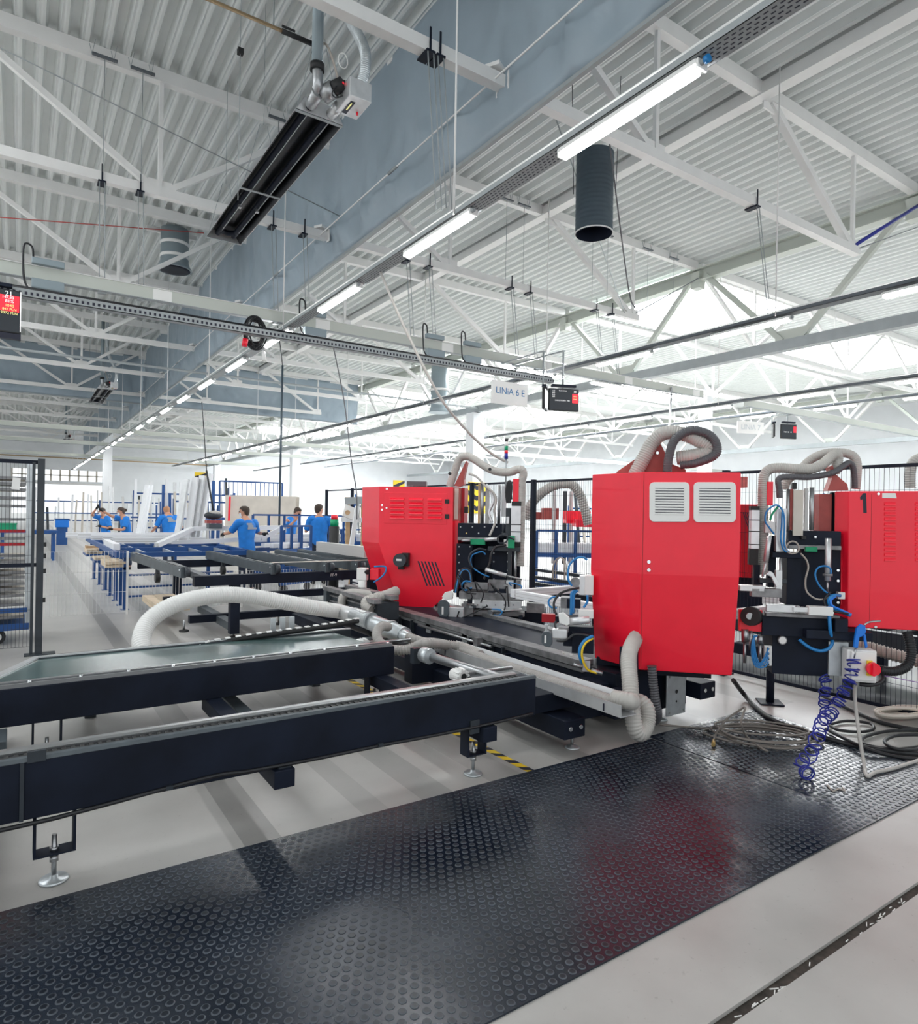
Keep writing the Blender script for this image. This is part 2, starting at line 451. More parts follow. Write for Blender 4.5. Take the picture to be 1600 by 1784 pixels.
# valley girders along the hall
for gi, (gx, lab) in enumerate(((XG, 'white valley girder carrying the truss ends along the hall'), (42.5, 'white valley girder far across the bright bay'))):
    t = thing('valley_girder', lab, 'girder', (gx, 30, 6.2))
    MB().box(gx - .16, -4, 8.86, gx + .16, 75.8, 8.90).box(gx - .02, -4, 8.9, gx + .02, 75.8, 9.25).box(gx - .16, -4, 9.2, gx + .16, 75.8, 9.24).build('top_chord', 'green_grey', t)
    MB().box(gx - .13, -4, 6.22, gx + .13, 75.8, 6.5).build('bottom_chord', 'grey_paint', t)
    for k in range(-1, 11):
        yb = YT[0] + 2.9 + 5.88 * k
        for s in (-1, 1): MB().bar((gx, yb + s * .25, 6.5), (gx, yb + s * 2.7, 9.0), .14).build('diagonal', 'white_steel' if k > 1 else 'green_grey', t)
        MB().ob((gx, yb, 6.6), (.06, .9, .35)).build('gusset', 'green_grey', t)
        if k >= 0: MB().ob((gx, YT[0] + 5.88 * k, 8.9), (.3, .3, .5)).build('bearing', 'green_grey', t)
# ---------------------------------------------------------------- curtains
def sheet(name, p0, p1, z0, z1, nrm, lab, seed, amp=.05):
    r = random.Random(seed); p0 = V(p0); p1 = V(p1); L = (p1 - p0).length; nx = int(L / .13); nz = 22; mb = MB(); nrm = V(nrm)
    ph = [(r.random() * 6, r.random() * 2 + .5, r.random() * 4 + 1) for _ in range(5)]
    cre = [(r.random() * 6, r.uniform(.5, 2.6), r.uniform(-4, 4), r.choice((-1, 1)) * r.uniform(.05, .13)) for _ in range(12)]
    for j in range(nz + 1):
        tz = j / nz
        for i in range(nx + 1):
            u = L * i / nx
            w = sum(math.sin(u * b * 1.3 + a + (1 - tz) * c) for a, b, c in ph) / 5
            low = (1 - tz) ** 2
            pleat = sum((1 - abs(math.sin(u * b2 + (1 - tz) * c2 + a2))) ** 6 * s2 for a2, b2, c2, s2 in cre) * (1 - tz) ** 1.5 * min(1, tz * 6)
            seam = -.025 if (u % 2.0) < .14 else 0
            z = z0 + (z1 - z0) * tz
            mb.v.append(p0.lerp(p1, i / nx) + nrm * (amp * w * (.3 + low) * min(1, .15 + tz * 6) + pleat + seam) + V((0, 0, z)))
    for j in range(nz):
        for i in range(nx):
            k = j * (nx + 1) + i; mb.face([k, k + 1, k + nx + 2, k + nx + 1], True)
    o = mb.build(name, 'curtain'); tag(o, lab, 'curtain', 'grey smoke curtains')
    s = o.modifiers.new('thick', 'SOLIDIFY'); s.thickness = .012
    MB().bar(p0 + V((0, 0, z0 - .02)), p1 + V((0, 0, z0 - .02)), .06, .05).build('hem_bar', 'grey_paint', o)
    MB().bar(p0 + V((0, 0, z1 - .06)) - nrm * .06, p1 + V((0, 0, z1 - .06)) - nrm * .06, .12, .10).build('head_rail', 'white_steel', o)
sheet('smoke_curtain', (XC, -2, 0), (XC, 36.4, 0), 6.67, 9.5, (-1, 0, 0), 'long grey smoke curtain hanging from the roof along the hall', 2)
sheet('smoke_curtain', (XC, 36.8, 0), (XC, 74, 0), 6.67, 9.5, (-1, 0, 0), 'further grey smoke curtain running on beyond the cross curtain', 5)
sheet('smoke_curtain', (-18, 36.6, 0), (XC - .05, 36.6, 0), 6.9, 9.3, (0, -1, 0), 'grey cross curtain over the hall on the left of the long curtain', 8)
sheet('smoke_curtain', (XC + .05, 36.6, 0), (17.0, 36.6, 0), 6.9, 9.3, (0, -1, 0), 'grey cross curtain between the long curtain and the girder', 11)
# bracing rods at chord level along the curtain
t = thing('tie_rod', 'thin white bracing rod strung along the foot of the grey curtain', 'rod', (5.1, 20, 7.2))
MB().cyl((4.98, -1, 7.25), (4.98, 36.3, 7.25), .013, 8).build('rod', 'white_steel', t)
for y in (9.4, 15.2, 21, 27): MB().cyl((4.98, y, 7.25), (4.98, y + .3, 7.25), .025, 8).build('turnbuckle', 'grey_paint', t)
def rod(p, q, lab, r=.010, m='grey_paint', name='bracing_rod', cat='rod', grp=None):
    o = MB().cyl(p, q, r, 6).build(name, m); return tag(o, lab, cat, grp)
rod((-3, YT[1] - .4, 9.2), (5.0, YT[1] - 1.0, 7.3), 'thin grey diagonal bracing rod above the left trusses')
rod((5.2, YT[0] + .2, 9.1), (14, YT[1], 7.3), 'thin dark bracing rod under the deck right of the big black duct', .012)
rod((14.4, YT[0] + .1, 7.3), (17.1, -1, 8.9), 'thin dark bracing rod from the near truss up to the right edge', .012)
rod((14.4, YT[0], 7.4), (17.0, YT[0] - .15, 8.9), 'dark blue steel brace between near truss and valley girder', .04, 'blue_coil')
rod((14.4, YT[1], 7.4), (17.0, YT[1] - .15, 8.9), 'dark brace between second truss and valley girder', .02, 'grey_paint')
rod((-3, YT[2], 7.9), (3.6, YT[2] - 2, 8.3), 'thin red cable slung below the deck on the left', .012, 'red_dull', 'cable', 'cable')

t = thing('roof_purlin', 'long white roof purlin under the deck over the machines', 'beam', (10.95, 30, 9.2))
MB().box(10.85, -6, 9.24, 11.05, 75.8, 9.43).build('beam', 'white_steel', t); MB().box(10.82, -6, 9.195, 11.08, 75.8, 9.238).build('flange', 'white_steel', t)

# ================================================================ UNDER THE ROOF
# ---------------------------------------------------------------- light rows
def tray_run(name, lab, x, y0, y1, z, near):
    t = thing(name, lab, 'cable tray', (x, (y0 + y1) / 2, z))
    MB().box(x - .10, y0, z, x + .10, y1, z + .006).box(x - .10, y0, z, x - .096, y1, z + .06).box(x + .096, y0, z, x + .10, y1, z + .06).build('tray', 'grey_paint' if near else 'tray_dark', t)
    MB().cyl((x - .075, y0, z + .075), (x - .075, y1, z + .075), .022, 8).build('conduit', 'plastic_white', t)
    MB().cyl((x - .02, y0, z + .03), (x - .02, y1, z + .03), .012, 6).build('cable', 'cable_beige', t)
    if near:
        s = MB(); y = y0
        while y < near:
            for k, dx in enumerate((-.06, -.02, .02, .06)):
                yy = y + (.03 if k % 2 else 0); s.box(x + dx - .006, yy, z - .0015, x + dx + .006, yy + .035, z + .001)
            y += .06
        tag(s.build('slot', 'ink_black', t), kind='stuff')
    for k in range(int((y1 - y0) / 5.88) + 1):
        y = YT[0] - .5 + 5.88 * (k - 1 if y0 < 4 else k)
        if y0 < y < y1: MB().cyl((x - .11, y, z), (x - .11, y, 9.4), .012, 6).build('hanger_rod', 'white_steel', t)
    return t
def lamp_proto():
    t = thing('strip_light', '', 'light', (0, 0, 0), 'strip lights')
    MB().box(-.062, .0, .035, .062, 1.5, .075).build('housing', 'plastic_white', t, .006)
    MB().rings([V((0, y, .018)) for y in (.02, .03, 1.47, 1.48)], [.03, .046, .046, .03], 12).build('diffuser', 'led', t)
    MB().box(-.055, -.02, .0, .055, .0, .07).box(-.055, 1.5, 0, .055, 1.52, .07).build('end_cap', 'plastic_white', t)
    MB().cyl((-.02, -.06, .04), (-.02, 0, .04), .022, 10).build('plug', 'grey_paint', t)
    return t
lamp0 = lamp_proto(); first = True
def lamp(x, y, z, lab, grp):
    global first
    o = lamp0 if first else copy_tree(lamp0); first = False
    return place(o, (x, y, z), 0, lab, grp)
tray_run('cable_tray', 'perforated dark cable tray with white conduit carrying the nearest strip lights', 4.22, -2.0, 74, 5.12, 13)
for i in range(23):
    l = ('brightest strip light of the near row, beside the black duct' if i == 0 else '%s strip light from the camera in the row beside the long curtain' % ORD[i])
    lamp(4.2, 3.12 + 2.98 * i, 5.04, l, 'strip lights of the row beside the curtain')
tray_run('cable_tray', 'dark cable tray of the second light row, crossing above the machines', 10.8, 2.2, 60, 5.14, 0)
for i in range(17):
    lamp(10.8, 3.2 + 2.95 * i, 5.04, '%s strip light from the camera in the second row, over the machines' % ORD[i], 'strip lights of the second row')
tray_run('cable_tray', 'thin cable tray of the third light row in the bright bay', 17.7, 4, 60, 5.10, 0)
for i in range(11):
    lamp(17.7, 5.9 + 2.98 * i, 5.0, '%s strip light from the camera in the third row, past the girder' % ORD[i], 'strip lights of the third row')
tray_run('cable_tray', 'thin cable tray of the fourth light row, far to the right', 24.5, 7, 60, 5.8, 0)
for i in range(7):
    lamp(24.5, 8.5 + 2.98 * i, 5.7, '%s strip light from the camera in the fourth and farthest row' % ORD[i], 'strip lights of the fourth row')

# ---------------------------------------------------------------- busbar beams across the hall, their hangers and trays
def busbar(y, z, x0, x1, lab, hang, n):
    t = thing('busbar_beam', lab, 'beam', ((x0 + x1) / 2, y, z))
    MB().box(x0, y - .03, z, x1, y + .03, z + .2).build('beam', 'green_grey', t)
    MB().box(x0, y - .06, z - .012, x1, y + .06, z).build('lower_lip', 'grey_paint', t)
    MB().box(x0, y - .05, z + .2, x1, y + .05, z + .21).build('upper_lip', 'white_steel', t)
    k = x0 + 1
    while k < x1 and n:
        MB().box(k, y - .034, z + .01, k + .3, y - .03, z + .19).build('joint_cover', 'plastic_white', t); k += 2.93
    return t
def hanger(x, y, z0, z1, lab, st=True):
    t = thing('rod_hanger', lab, 'hanger', (x, y, z0), 'rod hangers of the busbar beam')
    for s in (-.04, .04): MB().cyl((x + s, y - .35, z0), (x + s, y - .1, z1), .008, 6).build('rod', 'grey_paint', t)
    MB().box(x - .06, y - .12, z1 - .03, x + .06, y + .12, z1 - .005).build('clamp', 'black', t)
    MB().box(x - .012, y - .1, z1, x + .012, y - .088, z1 + .28).build('clamp_bolt', 'black', t)
    if st: MB().box(x - .06, y - .4, z0 - .25, x + .06, y - .31, z0).build('stirrup', 'grey_paint', t)
    return t
def trapeze(x, y, z, lab, z1=7.3):
    t = thing('deck_trapeze', lab, 'bracket', (x, y, z), 'small trapeze brackets under the deck')
    MB().box(x - .19, y - .03, z, x + .19, y + .03, z + .03).build('strut', 'tray_dark', t)
    for s in (-.19, .13):
        MB().bar((x + s, y, z), (x + s - .04, y, z + .16), .008).bar((x + s, y, z), (x + s + .05, y, z + .27), .008).build('hook', 'grey_paint', t)
    MB().cyl((x, y, z1), (x, y, z), .006, 6).build('rod', 'grey_paint', t)
    return t
YB = 12.35
busbar(YB, 5.25, -5, 17.0, 'long beige busbar beam spanning the hall below the second truss', 1, 1)
xs = [1.09, 1.68, 4.02, 4.65, 7.0, 7.57, 9.9, 10.5, 12.8, 13.4]
for i, x in enumerate(xs):
    hanger(x, YT[1], 5.46, 7.2, '%s rod hanger from the left on the second truss' % ORD[i])
for i, x in enumerate([1.09, 1.67, 4.05, 9.62, 10.16, 12.5, 13.06, 14.67, 15.8]):
    trapeze(x, YT[1] - .2, 9.2, '%s small trapeze bracket from the left, under the deck by the second truss' % ORD[i])
for i, (x, z0) in enumerate(((4.0, 5.2), (4.14, 5.25), (10.75, 5.2))):
    t = hanger(x, YT[0], z0, 7.2, ['left of two black clamped rods at the end of the nearest truss', 'right of two black clamped rods at the end of the nearest truss', 'pair of thin rods clamped to the nearest truss right of the black duct'][i], False)
t = thing('cable_tray', 'grey slotted cable tray slung just below the beige busbar beam', 'cable tray', (3, 12.05, 4.85))
MB().box(-5, 11.97, 4.85, 10.7, 12.13, 4.86).box(-5, 11.97, 4.85, 10.7, 11.98, 4.97).box(-5, 12.12, 4.85, 10.7, 12.13, 4.97).build('tray', 'grey_paint', t)
s = MB()
for k in range(210): s.box(-5 + k * .075, 11.968, 4.885, -5 + k * .075 + .035, 11.9715, 4.93)
tag(s.build('slot', 'ink_black', t), kind='stuff')
MB().cyl((-5, 12.05, 4.98), (10.7, 12.05, 4.98), .05, 8).build('cable_bundle', 'cable', t)
# junction boxes on the beam
def jbox(x, lab):
    t = thing('junction_box', lab, 'box', (x, YB, 5.1), 'grey junction boxes on the busbar beam')
    MB().box(x - .22, YB - .16, 5.08, x + .22, YB - .04, 5.23).build('lower_case', 'duct_grey', t, .01)
    MB().box(x - .22, YB - .14, 5.46, x + .22, YB - .02, 5.56).build('upper_case', 'duct_grey', t, .01)
    MB().tube([(x - .2, YB - .1, 5.55), (x - .22, YB - .1, 5.72), (x - .32, YB - .12, 5.72), (x - .33, YB - .14, 5.4), (x - .3, YB - .16, 5.12), (x - .2, YB - .3, 4.95)], .016, 6).build('cable', 'cable', t)
jbox(.33, 'grey junction box on the busbar beam near the left screen')
jbox(4.75, 'grey junction box on the busbar beam beside the cable coil')
jbox(7.5, 'grey junction box on the busbar beam left of the line sign')
jbox(8.5, 'second grey junction box on the busbar beam near the line sign')
for x, l in ((9.9, 'left bright strip light under the busbar beam by the line screens'), (12.4, 'right bright strip light under the busbar beam by the line screens'), (14.3, 'strip light under the right end of the busbar beam')):
    o = copy_tree(lamp0); place(o, (x, YB + .05, 5.13), -math.pi / 2, l, 'strip lights under the busbar beam')
# services further down the hall
rod((-6, 24, 6.4), (17, 24, 6.35), 'thin dark pipe crossing the hall below the fourth truss', .045, 'grey_paint', 'service_pipe', 'pipe')
busbar(36.0, 5.25, -5, 17, 'dark busbar beam crossing the far end below the cross curtain', 0, 0)
busbar(44.6, 5.3, -5, 17, 'pale green busbar beam far down the hall', 0, 0)
busbar(56, 5.3, -5, 17, 'last thin busbar beam before the end wall', 0, 0)
rod((-5, 74.5, 6.3), (17, 74.5, 6.3), 'beige pipe along the end wall above the open door', .07, 'copper', 'service_pipe', 'pipe')
busbar(11.55, 5.0, 17.9, 40, 'white busbar beam across the bright bay', 0, 0)
busbar(30, 5.0, 17.5, 44, 'far white busbar beam across the bright bay', 0, 0)

# ---------------------------------------------------------------- radiant heaters
def heater():
    t = thing('tube_heater', 'long black radiant tube heater hanging near the curtain, flue and fan at its near end', 'heater', (0, 0, 0), 'radiant tube heaters')
    L = 4.6
    ho = MB(); prof = [(-.30, 0), (-.20, .17), (.20, .17), (.30, 0)]
    ho.prism([(a, b) for a, b in prof] + [(.29, 0), (.195, .16), (-.195, .16), (-.29, 0)], (0, 0, 0), (1, 0, 0), (0, 0, 1), (0, L, 0))
    ho.build('reflector', 'heater_in', t)
    MB().prism([(-.31, -.0), (-.205, .178), (.205, .178), (.31, 0), (.304, 0), (.202, .174), (-.202, .174), (-.304, 0)], (0, 0, 0), (1, 0, 0), (0, 0, 1), (0, L, 0)).build('outer_shell', 'alu', t)
    MB().tube([(-.14, -.08, .07), (-.14, L - .5, .07), (-.12, L - .3, .07), (0, L - .22, .07), (.12, L - .3, .07), (.14, L - .5, .07), (.14, -.02, .07)], .048, 12, 8).build('radiant_tube', 'black', t)
    for x in (-.14, .14): MB().cyl((x, 0, .004), (x, L - .5, .004), .006, 6).build('tension_wire', 'steel', t)
    for y in (.03, L * .52, L - .02): MB().box(-.31, y - .02, -.012, .31, y + .02, 0.0).build('cross_bar', 'grey_paint', t)
    for x, y in ((-.14, L * .66), (.14, L * .66)): MB().ob((x, y, .0), (.05, .07, .05)).build('tube_clip', 'steel', t)
    MB().prism(prof, (0, L, 0), (1, 0, 0), (0, 0, 1), (0, .01, 0)).build('end_plate', 'alu', t)
    MB().prism(prof, (0, 0, 0), (1, 0, 0), (0, 0, 1), (0, -.01, 0)).build('end_plate', 'alu', t)
    # flue with exhaust fan, near left
    MB().cyl((-.14, -.05, .07), (-.14, -.28, .11), .07, 14).build('outlet', 'steel', t)
    fan = MB().cyl((-.06, -.24, .12), (.03, -.36, .17), .10, 16).build('exhaust_fan', 'steel', t)
    MB().cyl((.0, -.32, .155), (.10, -.46, .21), .085, 16, .075).build('motor', 'rubber', fan)
    MB().cyl((.101, -.461, .211), (.104, -.466, .212), .015, 10).build('rotor_mark', 'screen_red', fan)
    MB().tube([(-.14, -.24, .12), (-.15, -.30, .2), (-.16, -.3, .36)], .062, 14).build('elbow', 'steel', t)
    MB().cyl((-.16, -.3, .34), (-.16, -.3, .42), .085, 14).build('collar', 'rubber', t)
    MB().cyl((-.16, -.3, .42), (-.16, -.3, 2.85), .066, 14).build('flue_pipe', 'duct_grey', t)
    # burner box with fresh air hose, near right
    b = MB().box(.12, -.62, .0, .40, -.2, .22).build('burner_box', 'alu', t, .006)
    MB().cyl((.14, .0, .07), (.16, -.22, .09), .065, 14).build('nozzle', 'alu', b)
    MB().box(.18, -.52, -.004, .24, -.25, -.001).build('name_plate', 'ink_black', b)
    MB().box(.20, -.48, -.0055, .215, -.33, -.004).build('plate_mark', 'ink_yellow', b)
    MB().cyl((.34, -.35, .0), (.34, -.35, -.03), .014, 8).build('signal_lamp', 'red', b)
    MB().ob((.10, -.4, .2), (.07, .1, .12)).build('gas_valve', 'rubber', b)
    MB().hose([(.3, -.5, .2), (.34, -.56, .45), (.32, -.5, .75), (.12, -.3, 1.25), (.02, -.2, 1.6), (.0, -.2, 2.2), (0, -.2, 2.85)], .066, .02, .05).build('air_hose', 'galv', t)
    MB().tube([(.07, -.42, .22), (-.02, -.4, .5), (-.06, -.3, .7), (-.05, -.04, .82)], .014, 8).build('gas_hose', 'cable_beige', t)
    MB().tube([(.06, -.44, .2), (-.05, -.5, .02), (.0, -.5, -.02), (.1, -.46, .06)], .008, 6).build('cable', 'cable', t)
    MB().tube([V((.1 + .06 * math.cos(a), -.45, .48 + .09 * math.sin(a))) for a in [k * .5 for k in range(26)]], .006, 6, 2).build('cable_coil', 'plastic_white', t)
    for y in (.03, L * .5, L - .1):
        for s in (-.28, .28): MB().cyl((s, y, .05), (s * .2, y, 1.0), .004, 5).build('chain', 'grey_paint', t)
        MB().cyl((0, y, 1.0), (0, y, 2.85), .004, 5).build('chain', 'grey_paint', t)
    return t
h0 = heater()
g = MB().cyl((-7, -.02, .84), (-.25, -.02, .84), .022, 8).build('gas_pipe', 'copper', h0)
MB().cyl((-.5, -.02, .84), (-.1, -.02, .84), .03, 8).ob((-.05, -.02, .84), (.09, .09, .09)).ob((-.42, -.02, .90), (.16, .02, .02)).build('gas_cock', 'rubber', g)
MB().cyl((-.6, -.02, .86), (-.6, -.02, 2.85), .008, 6).build('pipe_hanger', 'grey_paint', g)
place(copy_tree(h0), (2.95, 31.2, 6.6), 0, 'second black tube heater, far off below the cross curtain')
place(copy_tree(h0), (2.95, 56.5, 6.6), 0, 'third tiny tube heater, at the far end of the hall')
place(h0, (3.02, 7.75, 6.55))

# ---------------------------------------------------------------- ducts
def duct():
    t = thing('ventilation_duct', 'big black ribbed ventilation duct hanging below the near truss', 'duct', (8.3, 8.3, 6.6))
    c = [(8.3, 8.3, 6.62), (8.3, 8.3, 9.5)]; mb = MB(); cs = []; rs = []
    for k in range(70): cs.append(V((8.3, 8.3, 6.62 + k * .02))); rs.append((.325, .325, .316, .325)[k % 4])
    mb.rings(cs, rs, 28, cap=False).build('sleeve', 'duct_dark', t)
    mb = MB(); mb.rings([V((8.3, 8.3, z)) for z in (6.6, 6.9, 7.4, 8.0)], [.312] * 4, 28, cap=False); mb.f = [f[::-1] for f in mb.f]; mb.build('inside', 'black', t)
    mb = MB(); mb.rings([V((8.3 + .325 * math.cos(a), 8.3 + .325 * math.sin(a), 6.62)) for a in [k * math.pi / 14 for k in range(28)]], [.012] * 28, 6, closed=True).build('rim', 'white_steel', t)
    for s in (-.37, .37):
        MB().cyl((8.3 + s * .83, 8.3 - s * .55, 7.3), (8.3 + s, 8.3 - s * .6, 9.4), .006, 5).build('suspension_wire', 'black', t)
duct()
t = thing('roof_fan', 'grey cylindrical roof fan with a flared black mouth, left of the curtain', 'duct', (3.45, 19.4, 8.2))
MB().lathe([(.46, 8.2), (.40, 8.3), (.36, 8.42), (.36, 9.3), (.3, 9.32)], (3.45, 19.4, 0), 28).build('shell', 'duct_grey', t)
MB().lathe([(.30, 8.19), (.41, 8.195), (.41, 8.2)], (3.45, 19.4, 0), 28).build('mouth', 'black', t)
for z in (8.5, 8.85): MB().lathe([(.365, z), (.375, z + .02), (.375, z + .07), (.365, z + .09)], (3.45, 19.4, 0), 28).build('band', 'white_steel', t)
for y in (-.5, .45): MB().box(2.8, 19.4 + y - .05, 9.3, 4.1, 19.4 + y + .05, 9.42).build('support_beam', 'white_steel', t)
t = thing('roof_fan', 'grey roof fan lit white beside the girder column', 'duct', (16.2, 26, 6.4))
MB().lathe([(.5, 6.3), (.42, 6.5), (.40, 6.6), (.40, 8.6), (.2, 8.7)], (16.2, 26, 0), 24).build('shell', 'duct_grey', t)
MB().lathe([(.46, 7.3), (.48, 7.35), (.46, 7.4)], (16.2, 26, 0), 24).build('band', 'white_steel', t)

# ---------------------------------------------------------------- screens and sign
def screen(name, lab, c, w, h, U, lines, red, grp=None, zt=5.24, by=12.35):
    U = V(U).normalized(); N = U.cross(V((0, 0, 1))).normalized()   # out of the display
    c = V(c); t = thing(name, lab, 'screen', c, grp)
    ang = math.atan2(U.y, U.x)
    MB().ob(c, (w, .06, h), ang).build('case', 'rubber', t, .008)
    MB().ob(c + N * .031, (w - .03, .004, h - .04), ang).build('display', 'screen_dark', t)
    MB().ob(c + N * .0 + V((0, 0, h / 2 + .06)), (w * .8, .1, .05), ang).build('bracket', 'black', t)
    MB().cyl(c - N * .05 + V((0, 0, h / 2)), c - N * .05 + V((0, 0, zt - c.z)), .02, 8).build('pole', 'grey_paint', t)
    if by is not None: q_ = c - N * .05; MB().box(q_.x - .03, min(q_.y, by) - .03, zt - .03, q_.x + .03, max(q_.y, by) + .03, zt).build('arm', 'grey_paint', t)
    f = c + N * .0335
    if red:
        x0, x1, z0, z1 = red
        MB().ob(f + U * ((x0 + x1) / 2) + V((0, 0, (z0 + z1) / 2)), (x1 - x0, .001, z1 - z0), ang).build('red_panel', 'screen_red', t)
    for s, u, z, size, m in lines:
        text('writing', s, size, frame_mtx(f + N * .002 + U * u + V((0, 0, z)), U, N), m, t, .0005)
    return t
sc = screen('production_screen', 'large hanging screen with red production figures at the left edge', (-.59, 11.9, 4.57), 1.15, .64, (1, 0, 0),
    [('21', .42, .255, .10, 'ink_white'), ('147,80', .41, .20, .055, 'ink_white'), ('81%', .43, .145, .065, 'ink_white'), ('1040', .43, .08, .058, 'ink_yellow'), ('847 PLN', .43, .025, .05, 'ink_yellow'), ('19072 PLN', .415, -.03, .052, 'ink_yellow')], (-.1, .55, -.002, .235))
MB().ob((-.022, 11.866, 4.58), (.012, .003, .6)).build('bright_edge', 'ink_white', sc); MB().box(-1.16, 11.84, 4.16, -.014, 11.94, 4.24).build('lower_cover', 'ink_black', sc)
U45 = V((.93, -.36, 0))
screen('line_screen', 'right screen of the hanging pair beside the line sign, with a red panel', ad(982, 697, 14.2), .68, .48, U45,
    [('PLAN DNIA', -.03, .19, .035, 'ink_white'), ('30', .25, .18, .06, 'ink_white'), ('120\n340\n410\n520', -.24, .12, .04, 'ink_white'), ('2140 SZT/DZIEN  1700', -.04, -.02, .035, 'ink_white'), ('81%', .25, .08, .04, 'ink_yellow'), ('1040', .25, .02, .04, 'ink_yellow')], (.19, .32, -.06, .14), 'hanging pair of line screens')
screen('line_screen', 'left screen of the hanging pair beside the line sign, turned away and dark', ad(950, 697, 14.3), .55, .44, (.75, .66, 0), [], None, 'hanging pair of line screens')
screen('line_screen', 'right screen of the far hanging pair, small red panel in its corner', ad(1374, 752, 21), .56, .46, U45, [('1700   30   12', -.05, -.02, .05, 'ink_white')], (.16, .26, -.03, .16), 'far pair of line screens', 4.99, 11.55)
screen('line_screen', 'left screen of the far hanging pair, seen from the back', ad(1348, 751, 21.2), .42, .40, (.8, .6, 0), [], None, 'far pair of line screens', 4.99, 11.55)
t = thing('line_sign', 'white hanging board lettered LINIA 6 in blue below the busbar beam', 'sign', (9.6, 12.25, 4.3))
MB().box(9.05, 12.24, 4.24, 10.12, 12.27, 4.78).build('board', 'plastic_white', t)
text('lettering', 'LINiA 6 E', .22, frame_mtx((9.6, 12.238, 4.55), (1, 0, 0), (0, -1, 0)), 'ink_blue', t, .0008)
for x in (9.15, 10.0): MB().cyl((x, 12.25, 4.78), (x, 12.3, 5.24), .006, 6).build('wire', 'grey_paint', t)
t = thing('line_sign', 'far white board lettered LINIA 7, washed out by the light', 'sign', ay(1308, 745, 11.5))
c = ay(1308, 745, 11.5); MB().cyl(c, (c.x, 11.55, 5.0), .01, 6).build('wire', 'grey_paint', t); MB().ob(c, (.95, .03, .36), -.3).build('board', 'plastic_white', t)
text('lettering', 'LINiA 7', .22, frame_mtx(c + V((-.01, -.02, 0)), (1, -.31, 0), (-.31, -1, 0)), 'galv', t, .0008)

# ---------------------------------------------------------------- cables hanging from the roof services
t = thing('cable_coil', 'coil of black cable hung on the busbar beam, red plug below', 'cable', (3.6, 12.2, 4.7))
for k in range(11):
    a0 = k * .31; cx = 3.58 + R.uniform(-.04, .04); rw = .16 + R.uniform(-.05, .06); rh = .24 + R.uniform(-.05, .09)
    MB().tube([(cx + rw * math.cos(a), 12.2 + R.uniform(-.05, .05), 5.0 - rh * .2 + rh * math.sin(a)) for a in [j * math.pi / 5 for j in range(10)]], .014, 6, 4, closed=True).build('loop', 'cable', t)
MB().cyl((3.38, 12.12, 4.78), (3.36, 12.12, 4.64), .05, 12).build('plug', 'red', t)
MB().cyl((3.7, 12.1, 4.6), (3.72, 12.1, 4.42), .03, 10, .045).build('socket', 'plastic_white', t)
def cable(pts, r, m, lab, name='hanging_cable'):
    o = MB().tube(pts, r, 8, 8).build(name, m); return tag(o, lab, 'cable')
cable([(5.05, 12.05, 4.88), ay(600, 700, 11.6), ay(612, 800, 11.2), ay(621, 855, 11), ay(622, 905, 10.9)], .012, 'hose_dark', 'grey cable dropping from the tray to the profile frames')
t = thing('drop_pole', 'dark vertical supply pole hanging between two workers', 'pole', (6.0, 17.8, .9))
MB().cyl((6.05, 18, 5.7), (6.0, 17.9, 1.2), .03, 8).build('pole', 'duct_dark', t)
MB().cyl((6.05, 18, 5.7), (6.05, 18.6, 7.25), .012, 6).build('cable', 'cable', t)
cable([(4.25, 8.5, 5.15), ax(700, 560, 4.5), ax(760, 680, 5.0), ax(800, 735, 5.4), ax(850, 785, 5.9), ax(885, 806, 6.2)], .02, 'hose_grey', 'pale conduit swooping from the light row to the signal tower')
cable([ay(1170, 676, 12.3), ay(1168, 720, 11.5), ay(1166, 752, 10)], .03, 'hose_dark', 'dark supply cable dropping behind the tall red cabinet')
cable([(7.2, YT[0] + .06, 7.22), ay(1095, 500, YT[0] + 1.5), (8.6, 7.6, 5.2)], .012, 'hose_dark', 'thin dark cable running from the near truss to the second tray')
for i, (x, y, l) in enumerate(((1.1, 7.6, 'long thin drop wire with a small black sensor, left of the heater'), (.35, 9.5, 'thin vertical wire left of the heater'))):
    pass
t = thing('wire_sensor', 'small black sensor on a long thin wire left of the heater', 'sensor', ay(419, 90, 8.6))
p = ay(419, 90, 8.6); MB().ob(p, (.07, .07, .07)).build('case', 'rubber', t)
MB().cyl(p, V((p.x, p.y, 9.44)), .004, 5).build('wire', 'grey_paint', t)
MB().cyl(p, V((p.x, p.y, p.z - 1.9)), .005, 5).build('wire', 'grey_paint', t)

MB().cyl((-.02, -.09, .04), (-.02, -.055, .04), .03, 12).build('blue_connector', 'blue_tube', lamp0)

